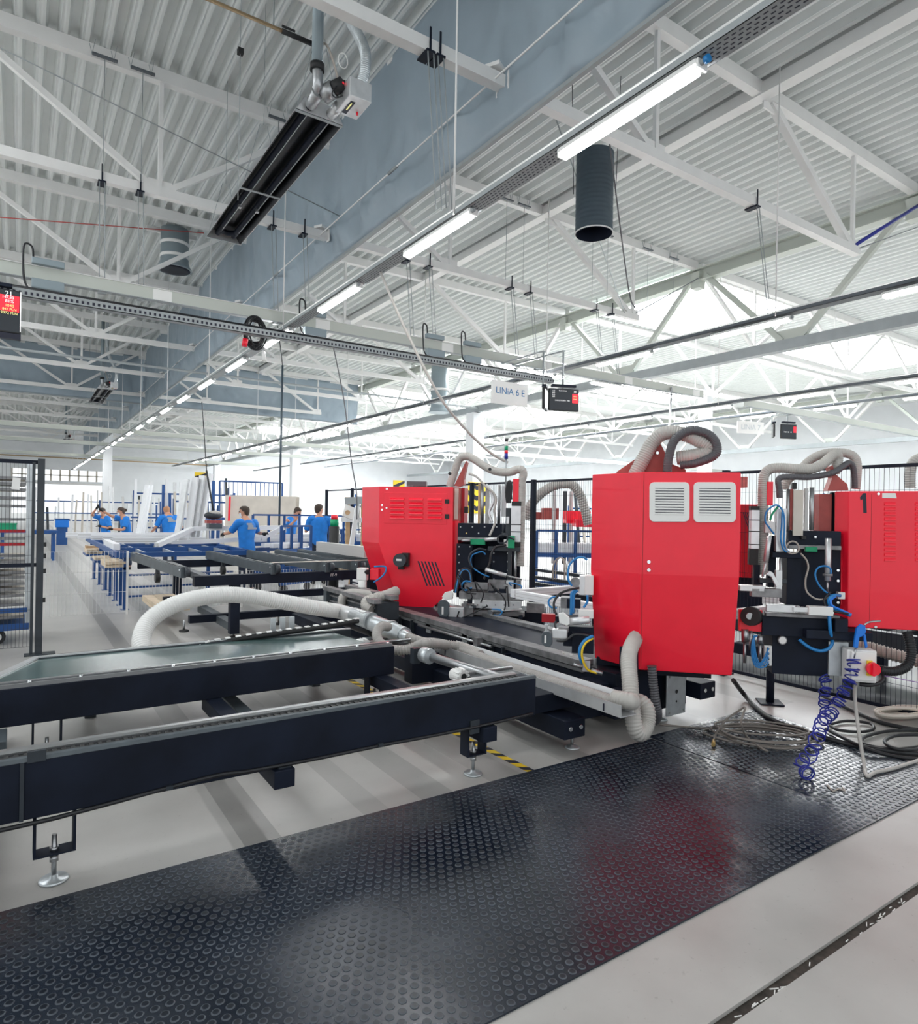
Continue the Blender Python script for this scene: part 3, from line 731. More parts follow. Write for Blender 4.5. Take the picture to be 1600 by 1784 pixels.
# ================================================================ RUBBER MATS
def mat_rubber():
    m = bpy.data.materials.new('mat_rubber'); m.use_nodes = True; MATS['mat_rubber'] = m
    t = m.node_tree; N = t.nodes; L = t.links; b = N['Principled BSDF']
    g = N.new('ShaderNodeNewGeometry')
    n = N.new('ShaderNodeTexNoise'); n.inputs['Scale'].default_value = 1.3; n.inputs['Detail'].default_value = 5; L.new(g.outputs['Position'], n.inputs['Vector'])
    n2 = N.new('ShaderNodeTexNoise'); n2.inputs['Scale'].default_value = 260; n2.inputs['Detail'].default_value = 2; L.new(g.outputs['Position'], n2.inputs['Vector'])
    r = N.new('ShaderNodeValToRGB'); e = r.color_ramp.elements; e[0].position = .35; e[0].color = (.006, .010, .020, 1); e[1].position = .70; e[1].color = (.030, .040, .058, 1); L.new(n.outputs['Fac'], r.inputs[0])
    r2 = N.new('ShaderNodeValToRGB'); e = r2.color_ramp.elements; e[0].position = .70; e[0].color = (0, 0, 0, 1); e[1].position = .78; e[1].color = (.30, .31, .32, 1); L.new(n2.outputs['Fac'], r2.inputs[0])
    a = N.new('ShaderNodeMixRGB'); a.blend_type = 'ADD'; a.inputs[0].default_value = 1; L.new(r.outputs[0], a.inputs[1]); L.new(r2.outputs[0], a.inputs[2])
    L.new(a.outputs[0], b.inputs['Base Color'])
    m2 = N.new('ShaderNodeMapRange'); m2.inputs[1].default_value = .3; m2.inputs[2].default_value = .7; m2.inputs[3].default_value = .14; m2.inputs[4].default_value = .34; L.new(n.outputs['Fac'], m2.inputs[0]); L.new(m2.outputs[0], b.inputs['Roughness'])
mat_rubber()
mat('stud_rubber', (.010, .014, .023), .30, spec=.4, noise=.5, nscale=2.5)
MATY0, MATY1 = 1.745, 3.31
mat('stud_rim', (.060, .072, .088), .45, noise=.5, nscale=2.5)
def stud_mesh(n=10):
    mb = MB(); pr = ((.0165, 0), (.0155, .0022), (.0115, .0029))
    mb.rings2([V((0, 0, h)) for r, h in pr], [r for r, h in pr], n, V((0, 0, 1)))
    mb.f.pop(-2); mb.s.pop()
    me = bpy.data.meshes.new('stud'); me.from_pydata([tuple(v) for v in mb.v], [], mb.f); me.materials.append(M['stud_rubber']); me.materials.append(M['stud_rim'])
    for i, p in enumerate(me.polygons): p.material_index = 1 if i < 2 * n else 0
    return me, mb
def rubber_mat(lab, x0, x1, y0, y1, top, skew, big):
    t = thing('rubber_mat', lab, 'mat', ((x0 + x1) / 2, y0, 0))
    MB().hexa([(x0, y0, .0005), (x1, y0, .0005), (x1 + skew, y1, .0005), (x0, y1, .0005), (x0, y0, top), (x1, y0, top), (x1 + skew, y1, top), (x0, y1, top)]).build('sheet', 'mat_rubber', t)
    me, sm = stud_mesh(); pts = []; dx, dy = .048, .0416; j = 0; y = y0 + .025
    while y < y1 - .015:
        x = x0 + .025 + (dx / 2 if j % 2 else 0)
        while x < x1 + skew * (y - y0) / (y1 - y0) - .02: pts.append((x, y)); x += dx
        y += dy; j += 1
    near = set()
    if big:
        vis = []
        for i, (x, y) in enumerate(pts):
            d = V((x, y, top)) - C0; D = d.dot(FW)
            if D > .3 and abs(d.dot(RT) / D * FOC) < 800 and abs(d.dot(UP) / D * FOC) < 892: vis.append((D, i))
        near = set(i for D, i in sorted(vis)[:300])
    rest = MB()
    for i, (x, y) in enumerate(pts):
        if i in near:
            o = bpy.data.objects.new('stud', me); COL.objects.link(o); o.parent = t; o.location = V((x, y, top)) - ORG[t.name]
        else:
            k = len(rest.v); rest.v += [v + V((x, y, top)) for v in sm.v]; rest.f += [[q + k for q in f] for f in sm.f]; rest.s += [False] * len(sm.f)
    o = rest.build('stud', 'stud_rubber', t); tag(o, kind='stuff'); o.data.materials.append(M['stud_rim'])
    o.data.polygons.foreach_set('material_index', [1 if i % 21 < 20 else 0 for i in range(len(o.data.polygons))])
rubber_mat('long dark studded rubber mat across the foreground floor', -.7, 4.03, MATY0, MATY1, .008, -.02, True)
rubber_mat('second dark studded rubber mat on the right, under the coiled hose', 4.035, 5.16, MATY0, 3.36, .0082, .25, False)
# yellow and black floor tape
t = thing('hazard_tape', 'yellow and black hazard tape strip on the floor beside the mat', 'tape', (2.83, 4.6, 0))
MB().hexa([(2.80, 3.32, .0003), (2.86, 3.32, .0003), (2.80, 6.3, .0003), (2.74, 6.3, .0003), (2.80, 3.32, .0012), (2.86, 3.32, .0012), (2.80, 6.3, .0012), (2.74, 6.3, .0012)]).build('strip', 'yellow', t)
for k in range(20):
    y = 3.36 + k * .147; x = 2.83 - (y - 3.32) * .02
    MB().hexa([(x - .031, y, .0013), (x + .031, y - .05, .0013), (x + .031, y + .015, .0013), (x - .031, y + .065, .0013), (x - .031, y, .0016), (x + .031, y - .05, .0016), (x + .031, y + .015, .0016), (x - .031, y + .065, .0016)]).build('stripe', 'ink_black', t)

# ================================================================ THE ROLLER BED IN THE FOREGROUND
def levelling_foot(t, x, y, zb, w=.17, m='black', big=True, r=.06):
    "U bracket under a beam with a threaded spindle and a disc foot"
    b = MB(); d = .09; z0 = zb - .19
    b.box(x - w / 2, y - d / 2, z0, x - w / 2 + .012, y + d / 2, zb).box(x + w / 2 - .012, y - d / 2, z0, x + w / 2, y + d / 2, zb).box(x - w / 2, y - d / 2, z0 - .008, x + w / 2, y + d / 2, z0)
    br = b.build('foot_bracket', m, t, .002)
    s = MB().cyl((x, y, .02), (x, y, z0 + .07), .011, 12).cyl((x, y, z0 - .05), (x, y, z0 - .025), .02, 6).cyl((x, y, z0), (x, y, z0 + .014), .021, 6)
    tag(s.build('spindle', 'steel', t), kind='stuff')
    MB().lathe([(r, 0.001), (r, .008), (r * .94, .012), (r * .3, .014), (.016, .03)], (x, y, 0), 28).build('disc_foot', 'galv', t)
t = thing('roller_bed', 'long black steel beam frame with toothed belt rails in the foreground', 'machine', (1.3, 4.2, 0))
B0, B1 = -1.3, 2.93
# near beam with belt rail
MB().box(B0, 3.40, .33, B1, 3.56, .585).build('near_beam', 'black', t, .006)
MB().prism([(3.395, .585), (3.405, .60), (3.425, .604), (3.432, .597), (3.432, .585)], (B0, 0, 0), (0, 1, 0), (0, 0, 1), (B1 - B0, 0, 0)).build('front_lip', 'slate', t)
be = MB().box(B0, 3.436, .586, B1 - .1, 3.476, .594).build('toothed_belt', 'rubber', t)
s = MB()
k = B0
while k < B1 - .12: s.box(k, 3.436, .594, k + .018, 3.474, .600); k += .036
tag(s.build('belt_tooth', 'rubber', be), kind='stuff')
rl = MB().prism([(3.49, .586), (3.49, .604), (3.505, .612), (3.54, .612), (3.552, .604), (3.552, .586)], (B0, 0, 0), (0, 1, 0), (0, 0, 1), (B1 - B0 - .1, 0, 0)).build('guide_rail', 'steel', t)
# far beam
MB().box(B0, 4.88, .33, 2.64, 5.04, .565).build('far_beam', 'black', t, .006)
fr = MB().box(B0, 4.885, .565, 2.62, 4.90, .59).box(B0, 4.92, .565, 2.62, 4.955, .597).build('guide_rail', 'steel', t); tag(fr, kind='stuff')
for k in range(14): MB().cyl((B0 + .25 + k * .28, 4.91, .566), (B0 + .25 + k * .28, 4.91, .60), .010, 8).build('rail_screw', 'chrome', fr)
MB().box(B0, 4.96, .565, 2.62, 5.03, .58).build('belt_cover', 'anthracite', t)
# cross tubes along the floor and legs
for x, l in ((-.22, .1), (1.18, .1), (2.52, .1)):
    MB().box(x - .055, 3.36, .235, x + .055, 5.0, .33).build('cross_tube', 'black', t, .004)
for x in (-.17, 1.38, 2.72): MB().box(x - .05, 3.2 if x < 0 else 4.3, .13, x + .05, 5.75, .235).build('floor_tube', 'slate' if x > 0 else 'black', t, .004)
for x in (-.17,): MB().cyl((x + .02, 3.197, .19), (x + .02, 3.19, .19), .018, 10).build('bolt', 'chrome', t)
MB().box(-.26, 4.6, .05, -.04, 4.87, .33).build('leg', 'slate', t, .004)
for x, y, zb in ((.155, 3.48, .33), (2.475, 3.48, .33), (.17, 4.96, .33), (2.5, 4.96, .33)): levelling_foot(t, x, y, zb, .165 if x < 1 else .15)
for x, z in ((1.19, .26), (2.42, .30), (.08, .565)):
    MB().ob((x, 3.395, z + .04), (.07, .016, .085 if z < .5 else .05)).build('stop_plate', 'anthracite', t, .002)
cb = MB().tube([(B0, 3.392, .30), (-.02, 3.39, .315), (.25, 3.39, .325), (.8, 3.39, .362), (1.0, 3.39, .352), (1.35, 3.39, .345), (1.75, 3.39, .345), (2.1, 3.39, .34), (2.5, 3.39, .34), (2.9, 3.395, .35)], .010, 6).build('cable', 'cable', t)
for x in (.62, 1.75): MB().ob((x, 3.386, .352), (.03, .02, .02)).build('cable_clip', 'anthracite', cb)
MB().box(.02, 3.392, .33, .035, 3.398, .585).build('joint_plate', 'anthracite', t)
# black glass sheet and rear rail
gl = MB().hexa([(-.22, 5.06, .545), (2.55, 5.06, .545), (2.55, 5.98, .505), (.14, 6.04, .505), (-.22, 5.06, .55), (2.55, 5.06, .55), (2.55, 5.98, .51), (.14, 6.04, .51)])
mat('sheet_glass', (.055, .10, .10), .2, spec=.45, noise=.4, nscale=2)
gl.build('cover_sheet', 'sheet_glass', t)
MB().bar((-.24, 5.04, .556), (.14, 6.06, .518), .05, .012).build('edge_strip', 'alu', t)
MB().box(.14, 5.99, .4, 2.75, 6.1, .52).build('rear_beam', 'anthracite', t, .004)
MB().box(.14, 6.0, .52, 2.75, 6.03, .53).build('edge_strip', 'alu', t)
for x in (.5, 2.4): MB().box(x - .04, 6.0, .0, x + .04, 6.09, .4).build('leg', 'anthracite', t)
# energy chain lying on the sheet
ec = [ad(312, 1151, 5.55), ad(320, 1141, 5.6), ad(340, 1130, 5.7), ad(365, 1121, 5.78), ad(400, 1115, 5.88), ad(480, 1103, 6.05), ad(560, 1092, 6.3), ad(628, 1080, 6.6)]
ec = [V((p.x, p.y, p.z)) for p in ec]; cpath = even(smooth(ec, 8), .045)
ch = None
ch = MB().rings([p + V((0, 0, -.005)) for p in cpath], [.026] * len(cpath), 8).build('energy_chain', 'rubber', t)
s = MB()
for a, b in list(zip(cpath, cpath[1:]))[::2]: s.bar(a + V((0, 0, .022)), b + V((0, 0, .022)), .05, .008)
tag(s.build('chain_link', 'plastic_white', ch), kind='stuff')
# glass-cutting bars and bracket blocks at the beam ends
for c, l in ((ad(632, 1122, 5.9), 'white'), (ad(800, 1176, 4.75), 'white')):
    k = MB().cyl(c + V((-.02, .05, 0)), c + V((.0, -.06, 0)), .042, 14).build('belt_pulley', 'plastic_white', t)
    for a in range(10):
        q = c + V((.046 * math.cos(a * .628), -.02, .046 * math.sin(a * .628))); MB().ob(q, (.016, .08, .016), 0, a * .628).build('tooth', 'plastic_white', k)
    MB().cyl(c + V((0, -.061, 0)), c + V((0, -.065, 0)), .024, 12).build('hub', 'rubber', k)
    MB().ob(c + V((.12, .02, -.01)), (.12, .08, .05)).build('bearing_block', 'alu_dirty', t, .004)
    MB().cyl(c + V((.04, .02, 0)), c + V((.5, .02, -.01)), .014, 10).build('shaft', 'steel', t)
MB().ob(ad(828, 1183, 4.75), (.11, .06, .05)).build('clamp_block', 'anthracite', t, .003)
MB().ob(ad(843, 1190, 4.75), (.2, .03, .02)).build('slide_rail', 'steel', t)
# cross cylinder under the hose tray
cy = MB().cyl(ad(745, 1142, 5.15), ad(905, 1193, 4.6), .034, 14).build('drive_cylinder', 'steel', t)
MB().cyl(ad(738, 1140, 5.17), ad(750, 1144, 5.1), .06, 16).build('flange', 'galv', cy)
MB().ob(ad(724, 1142, 5.2), (.06, .06, .12)).build('mount', 'anthracite', cy)
t2 = t

# ---------------------------------------------------------------- machine base with rails
t = thing('welder_base', 'dark blue black welding machine base running back beneath the red cabinets', 'machine', (4.3, 6, 0))
MB().box(3.88, 3.56, .10, 4.75, 9.2, .46).build('base_beam', 'black', t, .008)
MB().box(3.84, 3.9, .44, 3.98, 9.2, .50).build('guide_rail', 'alu_dirty', t, .004)
MB().box(4.6, 3.6, .44, 4.72, 9.2, .50).build('guide_rail', 'alu_dirty', t, .004)
MB().box(3.86, 3.9, .40, 3.90, 9.2, .43).build('rail_edge', 'steel', t)
for y in (4.95, 5.15, 5.5, 6.7, 7.0, 7.6): MB().box(3.83, y - .008, .12, 3.88, y + .008, .42).build('rib', 'anthracite', t)
for y in (5.62, 6.35): MB().box(3.86, y - .05, .33, 3.878, y + .05, .45).build('slot_plate', 'galv', t, .002)
MB().cyl((3.82, 6.5, .40), (3.82, 5.1, .40), .014, 10).build('ball_screw', 'steel', t)
MB().ob((3.80, 5.3, .40), (.06, .07, .12)).build('screw_nut', 'alu_dirty', t)
for x, z1 in ((3.32, .235), (4.85, .30)):
    MB().box(x - .1, 3.42, z1 - .135, x + .1, 9, z1).build('outrigger', 'black', t, .006)
    for s in (-.05, .05): MB().cyl((x + s, 3.42, z1 - .06), (x + s, 3.408, z1 - .06), .016, 12).build('bolt', 'chrome', t)
MB().box(3.3, 3.7, .1, 4.0, 3.8, .235).build('cross_tie', 'black', t); MB().box(3.3, 8.7, .1, 4.0, 8.8, .235).build('cross_tie', 'black', t)
MB().box(4.38, 3.47, .07, 4.62, 3.482, .42).build('end_plate', 'galv', t, .004)
for x, z in ((4.41, .10), (4.59, .10), (4.41, .39), (4.59, .39)): MB().cyl((x, 3.47, z), (x, 3.464, z), .009, 10).build('screw', 'steel', t)
MB().cyl((4.5, 3.4695, .26), (4.5, 3.467, .26), .016, 12).build('hole', 'rubber', t)
MB().cyl((4.5, 3.4695, .18), (4.5, 3.467, .18), .009, 10).build('hole', 'rubber', t)
for x, y in ((3.37, 3.5), (4.47, 3.6)):
    MB().cyl((x, y, .02), (x, y, .16), .012, 12).build('spindle', 'steel', t)
    MB().lathe([(.055, .001), (.055, .006), (.04, .014), (.012, .024)], (x, y, 0), 24).build('disc_foot', 'galv', t)
MB().box(2.95, 3.62, .25, 3.9, 3.85, .38).build('cross_tie', 'black', t, .004)
MB().box(3.0, 5.2, .12, 3.9, 5.35, .38).build('cross_tie', 'black', t, .004)
# outer rail pack beside the left cabinet
for x, z in ((3.40, .67), (3.62, .70)): MB().box(x - .05, 6.7, z - .03, x + .05, 8.2 if x < 3.5 else 8.0, z + .02).build('side_rail', 'alu_dirty', t, .003)
MB().box(3.42, 6.75, .44, 3.7, 8.15, .64).build('side_beam', 'anthracite', t); MB().box(3.36, 8.1, .5, 3.42, 8.2, .66).build('rail_end', 'slate', t)
for z in (.50, .57): MB().box(3.405, 6.8, z, 3.42, 8.1, z + .02).build('beam_lip', 'alu_dirty', t)
MB().cyl((3.44, 8.18, .58), (3.40, 8.2, .58), .05, 12).build('end_bearing', 'rubber', t)

# ---------------------------------------------------------------- hose tray and extraction pipe
t = thing('hose_tray', 'long white aluminium channel holding a ribbed hose beside the base', 'tray', (3.35, 4.1, .42))
MB().box(3.29, 2.97, .375, 3.296, 5.3, .452).build('near_wall', 'alu', t)
MB().box(3.44, 3.0, .375, 3.446, 5.15, .49).build('far_wall', 'pvc', t)
MB().box(3.29, 2.97, .37, 3.446, 5.3, .376).build('channel_floor', 'alu', t)
for y in (3.12, 5.1): MB().box(3.284, y - .004, .38, 3.29, y + .004, .43).build('tie_slot', 'ink_black', t)
for y in (3.5, 4.9): MB().box(3.36, y - .03, .31, 3.9, y + .03, .37).build('bracket', 'black', t)
pipe = thing('extraction_pipe', 'silver extraction pipe with clamps behind the hose tray', 'pipe', (3.3, 6.3, .5))
PP = [ad(585, 1064, 7.6), ad(640, 1078, 7.1), ad(705, 1108, 6.5)]
MB().cyl(PP[0], PP[1], .082, 20).build('collar', 'alu', pipe)
MB().cyl(ad(618, 1072, 7.3), PP[2], .088, 20).build('main_pipe', 'galv', pipe)
for q, q2 in ((ad(645, 1081, 7.0), ad(648, 1082, 6.98)), (ad(680, 1095, 6.72), ad(683, 1097, 6.7))): MB().cyl(q, q2, .093, 20).build('clamp_ring', 'grey_paint', pipe)
MB().cyl(ad(697, 1104, 6.55), ad(718, 1114, 6.35), .075, 20, .05).build('reducer', 'galv', pipe)
MB().cyl(ad(655, 1084, 6.95) + V((0, 0, -.08)), ad(655, 1108, 6.95) - V((0, 0, .02)), .012, 8).build('stand', 'galv', pipe)
MB().ob(ad(655, 1111, 6.95), (.3, .05, .02)).build('stand_foot', 'galv', pipe)
def hose(name, lab, pts, r, m, pitch=.022, amp=.14, seg=14, cat='hose'):
    return tag(MB().hose(pts, r, pitch, amp, seg).build(name, m), lab, cat)
hose('white_hose', 'thick white ribbed hose arching from the silver pipe to the black sheet', [ad(592, 1065, 7.5), ad(555, 1060, 7.25), ad(500, 1050, 7.05), ad(450, 1041, 6.9), ad(400, 1036, 6.7), ad(350, 1041, 6.5), ad(300, 1055, 6.3), ad(262, 1080, 6.15), ad(247, 1110, 6.0), ad(250, 1135, 5.9), ad(262, 1152, 5.85), ad(285, 1163, 5.8)], .083, 'hose_white', .024, .085, 18)
hose('grey_hose', 'grey ribbed hose curling out of the silver pipe into the white tray', [ad(676, 1092, 6.4), ad(666, 1091, 6.1), ad(657, 1101, 5.95), ad(660, 1117, 5.85), ad(677, 1130, 5.75), ad(702, 1133, 5.7), ad(726, 1126, 5.7), ad(748, 1120, 5.6), V((3.36, 5.1, .45)), V((3.37, 4.6, .43)), V((3.37, 4.0, .43)), V((3.37, 3.4, .43)), V((3.37, 3.05, .43))], .045, 'hose_clear', .022, .16)
hose('grey_hose', 'second grey ribbed hose leaving the narrow end of the silver pipe', [ad(712, 1110, 6.35), ad(735, 1118, 6.2), ad(760, 1122, 6.05), V((3.40, 5.0, .46)), V((3.40, 4.7, .44))], .046, 'hose_clear', .022, .16)
hose('white_hose', 'pale ribbed hose hanging from the tall red cabinet into the tray end', [V((4.16, 3.56, .78)), ad(1097, 1136, 4.86), ad(1098, 1190, 4.66), ad(1103, 1245, 4.55), ad(1108, 1272, 4.53), ad(1118, 1277, 4.56), ad(1127, 1262, 4.62), ad(1128, 1238, 4.66), ad(1118, 1224, 4.7), ad(1100, 1222, 4.74), V((3.42, 3.0, .455)), V((3.38, 3.12, .45))], .058, 'hose_grey', .019, .09, 16)
hose('dark_hose', 'dark clear ribbed hose below the tall red cabinet', [ad(1136, 1160, 5.0), ad(1139, 1195, 5.0), ad(1143, 1225, 5.0), ad(1146, 1245, 5.05), ad(1140, 1256, 5.2), ad(1125, 1258, 5.4)], .036, 'hose_dark', .02, .15, 12)
hose('grey_hose', 'smooth grey elbow hose behind the silver pipe', [ad(596, 1056, 8.2), ad(597, 1042, 8.2), ad(608, 1034, 8.2), ad(630, 1034, 8.1), ad(655, 1038, 8.0), ad(680, 1044, 8.0)], .055, 'hose_grey', .02, .03)
hose('grey_hose', 'stubby grey hose bent into the bottom of the left red cabinet', [ad(648, 1062, 7.55), ad(638, 1056, 7.6), ad(640, 1047, 7.65), ad(655, 1042, 7.7), ad(676, 1036, 7.8), ad(690, 1030, 7.95)], .062, 'hose_grey', .02, .07)

# ================================================================ WELDING HEADS
NW = V((-.70711, -.70711, 0)); UW = V((.70711, -.70711, 0)); ANG = math.atan2(UW.y, UW.x)
def pl(px, py, A, o=0.):
    d = ray(px, py); return C0 + d * (((V(A) - C0).dot(NW) + o) / d.dot(NW))
class Head:
    "measures parts on planes parallel to the cabinet front (o = distance in front of it)"
    def __init__(s, t, A, ox, oy, k): s.t = t; s.A = V(A); s.ox = ox; s.oy = oy; s.k = k
    def P(s, x, y, o=0.): return pl(s.ox + x / s.k, s.oy + y / s.k, s.A, o)
    def box(s, name, m, x0, y0, x1, y1, o=0., th=.08, bev=.003, par=None):
        p = s.P(x0, y0, o); q = s.P(x1, y0, o); r = s.P(x0, y1, o); q2 = s.P(x1, y1, o)
        w = ((q - p).dot(UW) + (q2 - r).dot(UW)) / 2; h = ((p.z - r.z) + (q.z - q2.z)) / 2; c = (p + q + r + q2) / 4
        return MB().ob(c - NW * th / 2, (abs(w), th, abs(h)), ANG).build(name, m, par or s.t, bev)
    def poly(s, name, m, pts, o=0., th=.02, par=None, bev=0.):
        mb = MB(); A0 = s.P(*pts[0], o)
        uv = [((s.P(x, y, o) - A0).dot(UW), s.P(x, y, o).z - A0.z) for x, y in pts]
        return mb.prism(uv, A0, UW, (0, 0, 1), -NW * th).build(name, m, par or s.t, bev)
    def cyl(s, name, m, x0, y0, x1, y1, r, o=0., o2=None, par=None, seg=14, r2=None):
        return MB().cyl(s.P(x0, y0, o), s.P(x1, y1, o if o2 is None else o2), r, seg, r2).build(name, m, par or s.t)
    def disc(s, name, m, x, y, r, o=0., th=.02, par=None, seg=18):
        c = s.P(x, y, o); return MB().cyl(c, c - NW * th, r, seg).build(name, m, par or s.t)
    def tube(s, name, m, pts, r, par=None, seg=7, n=6):
        return MB().tube([s.P(*p) for p in pts], r, seg, n).build(name, m, par or s.t)
    def hose(s, name, m, pts, r, pitch=.03, par=None, seg=14, amp=.09):
        return MB().hose([s.P(*p) for p in pts], r, pitch, amp, seg).build(name, m, par or s.t)
    def table(s, rows):
        for r in rows: s.box(*r)
YV = V((0, 1, 0))
# ---------------------------------------------------------------- left cabinet and head
t = thing('welding_head', 'left red welding head with louvred access door and tapered bottom', 'machine', (4.1, 7.6, .4), 'red welding heads of the frame welder')
H = Head(t, (3.95, 7.75, 0), 600, 740, 4.0)
front = [(245, 430), (760, 435), (755, 1150), (600, 1290), (395, 1280), (300, 1010), (240, 825)]
A0 = H.P(245, 430); uv = [((H.P(x, y) - A0).dot(UW), H.P(x, y).z - A0.z) for x, y in front]
cab = MB().prism(uv, A0, UW, (0, 0, 1), YV * .52).build('cabinet', 'red', t, .006)
d = H.box('access_door', 'red', 278, 476, 716, 690, .004, .01, .003)
for r_ in range(5):
    for c_ in range(3):
        x = 320 + c_ * 131 + r_ * .3; y = 506 + r_ * 32 + c_ * 2
        p = H.P(x, y, .004); q = H.P(x + 98, y + 21, .004); w = (q - p).dot(UW); h = p.z - q.z
        MB().prism([(0, 0), (0, -h), (.026, -h * .98), (.022, -h * .7)], p, NW, (0, 0, 1), UW * w).build('louvre', 'red', d, .003)
H.box('hinge', 'rubber', 700, 519, 730, 549, .014, .014, par=d); H.box('hinge', 'rubber', 700, 623, 730, 655, .014, .014, par=d)
for x, y in ((297, 447), (263, 560), (263, 592)): H.disc('screw', 'chrome', x, y, .014, .008, .01)
H.disc('screw', 'chrome', 295, 580, .012, .014, .01, d)
mo = H.box('spindle_motor', 'rubber', 398, 895, 446, 988, .09, .09, .004)
H.disc('motor_cap', 'anthracite', 384, 945, .085, .16, .075, mo); H.box('motor_label', 'plastic_white', 362, 935, 398, 949, .162, .003, 0, mo); H.box('plug', 'rubber', 374, 985, 412, 1010, .1, .06, .003, mo)
for i in range(6):
    x = 515 + i * 23.6; H.poly('vent_slot', 'ink_black', [(x - 5, 950 + i), (x + 6, 950 + i), (x + 68, 1122 + i * .6), (x + 57, 1122 + i * .6)], .0015, .004)
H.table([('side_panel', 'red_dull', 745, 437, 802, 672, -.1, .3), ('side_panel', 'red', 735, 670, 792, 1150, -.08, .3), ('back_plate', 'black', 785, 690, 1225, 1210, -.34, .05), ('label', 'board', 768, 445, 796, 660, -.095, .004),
         ('inner_cabinet', 'red_dark', 800, 440, 838, 688, -.25, .25), ('lever', 'rubber', 836, 570, 862, 615, -.2, .05)])
H.poly('funnel', 'red_dull', [(766, 425), (850, 250), (856, 262), (832, 380), (836, 415), (800, 432)], -.25, .12)
H.hose('suction_hose', 'hose_grey', [(735, 430, -.25), (752, 375, -.25), (775, 310, -.25), (803, 240, -.25), (848, 217, -.22), (905, 240, -.2), (980, 290, -.15), (1060, 325, -.1), (1150, 331, -.05), (1205, 312, 0), (1240, 316, .02), (1250, 345, .02), (1240, 400, .02), (1236, 560, .02), (1232, 800, .02), (1226, 985, .02)], .052, .019)
for x, y in ((735, 340), (1015, 310), (1232, 430)): H.disc('hose_clip', 'cable', x, y, .02, .06, .02)
H.cyl('guide_rod', 'steel', 962, 420, 960, 690, .022, -.1); H.cyl('guide_rod', 'steel', 1080, 420, 1077, 690, .02, -.1)
H.table([('rack_plate', 'pvc_grey', 985, 425, 1008, 690, -.12, .05), ('rack_plate', 'pvc', 1096, 425, 1128, 640, -.12, .05), ('brown_post', 'wood', 932, 410, 946, 690, -.1, .04),
         ('head_block', 'black', 792, 688, 1100, 785, -.02, .3), ('slide_bar', 'alu_dirty', 790, 786, 1075, 808, .02, .05), ('carriage', 'green', 880, 796, 982, 836, .03, .06),
         ('column', 'black', 780, 830, 892, 1120, .0, .3), ('recess', 'black', 892, 860, 1032, 1010, -.15, .1), ('column', 'black', 1030, 872, 1152, 1150, .06, .25), ('shelf_plate', 'anthracite', 1000, 852, 1226, 882, .14, .2),
         ('post', 'anthracite', 1138, 882, 1162, 1100, .14, .05), ('cylinder_cap', 'rubber', 1168, 535, 1232, 566, .1, .1), ('cylinder_body', 'alu', 1162, 566, 1230, 830, .1, .1), ('cylinder_foot', 'rubber', 1165, 815, 1228, 862, .1, .1),
         ('red_plate', 'red', 1175, 376, 1216, 542, .06, .02), ('valve_block', 'green', 1140, 776, 1186, 860, .2, .05), ('valve_side', 'plastic_white', 1112, 800, 1142, 852, .2, .05), ('wire_duct', 'anthracite', 1125, 580, 1165, 780, .02, .05),
         ('shock_plate', 'alu', 1130, 640, 1150, 690, .05, .04)])
H.cyl('post', 'steel', 1192, 882, 1192, 1110, .016, .14)
for y in (692, 742): H.box('strap', 'rubber', 1160, y, 1232, y + 7, .104, .11)
for i in range(7): H.disc('bolt', 'brass' if i == 1 else 'steel', 810 + i * 42, 712 + (i % 2) * 44, .010, -.015, .012)
H.cyl('valve_stem', 'steel', 820, 806, 880, 806, .02, .08); H.cyl('valve_stem', 'alu', 980, 800, 1070, 796, .026, .06)
for k in range(4): H.tube('cable_loop', 'cable', [(1135 + k * 8, 545, .06), (1128 + k * 9, 480, .06), (1138 + k * 6, 410, .07), (1155, 392 + k * 4, .07), (1168 - k * 3, 430, .07), (1160 + k * 2, 520, .06)], .012)
H.tube('metal_hose', 'hose_grey', [(870, 340, -.1), (925, 365, -.08), (985, 430, -.05), (1035, 470, -.03), (1058, 520, -.03), (1045, 600, -.02), (1052, 680, .0), (1012, 775, .05)], .016)
H.tube('metal_hose', 'alu', [(990, 420, -.1), (1020, 450, -.08), (1040, 530, -.06), (1010, 610, -.06), (1030, 680, -.06)], .02)
H.tube('air_tube', 'anthracite', [(1185, 800, .2), (1120, 770, .22), (1080, 775, .22), (1068, 800, .22), (1085, 825, .22), (1130, 815, .22), (1135, 770, .22), (1100, 755, .2)], .01)
H.tube('air_tube', 'cable', [(1130, 840, .2), (1060, 850, .22), (1025, 900, .25), (1015, 960, .26), (990, 1030, .28), (975, 1075, .3)], .016)
H.tube('air_tube', 'anthracite', [(990, 875, .2), (940, 865, .25), (890, 890, .28), (870, 930, .28), (885, 985, .28), (930, 1020, .25)], .013)
H.tube('air_tube', 'blue_tube', [(985, 905, .25), (960, 885, .26)] + [(935 - 55 * math.cos(a), 950 + 60 * math.sin(a), .27) for a in (.6, 0, -.4, -.9)][::-1] + [(900, 1000, .27), (960, 1040, .3), (1010, 1060, .3)], .009)
for k in range(3): H.tube('air_tube', ('cable', 'blue_tube', 'cable')[k], [(765 + k * 10, 1170, .45), (785 + k * 8, 1085, .42), (815 + k * 4, 1015 + k * 5, .38), (850, 1000 + k * 9, .35), (880 - k * 3, 1030 + k * 6, .35), (890 - k * 5, 1100, .38)], .012)
H.tube('air_tube', 'blue_tube', [(890, 1135, .5), (840, 1155, .52), (818, 1125, .52), (840, 1092, .52), (880, 1095, .52)], .011)
H.cyl('tilt_cylinder', 'alu', 985, 1008, 1130, 1052, .026, .3); H.cyl('tilt_rod', 'steel', 1130, 1052, 1238, 1078, .012, .3)
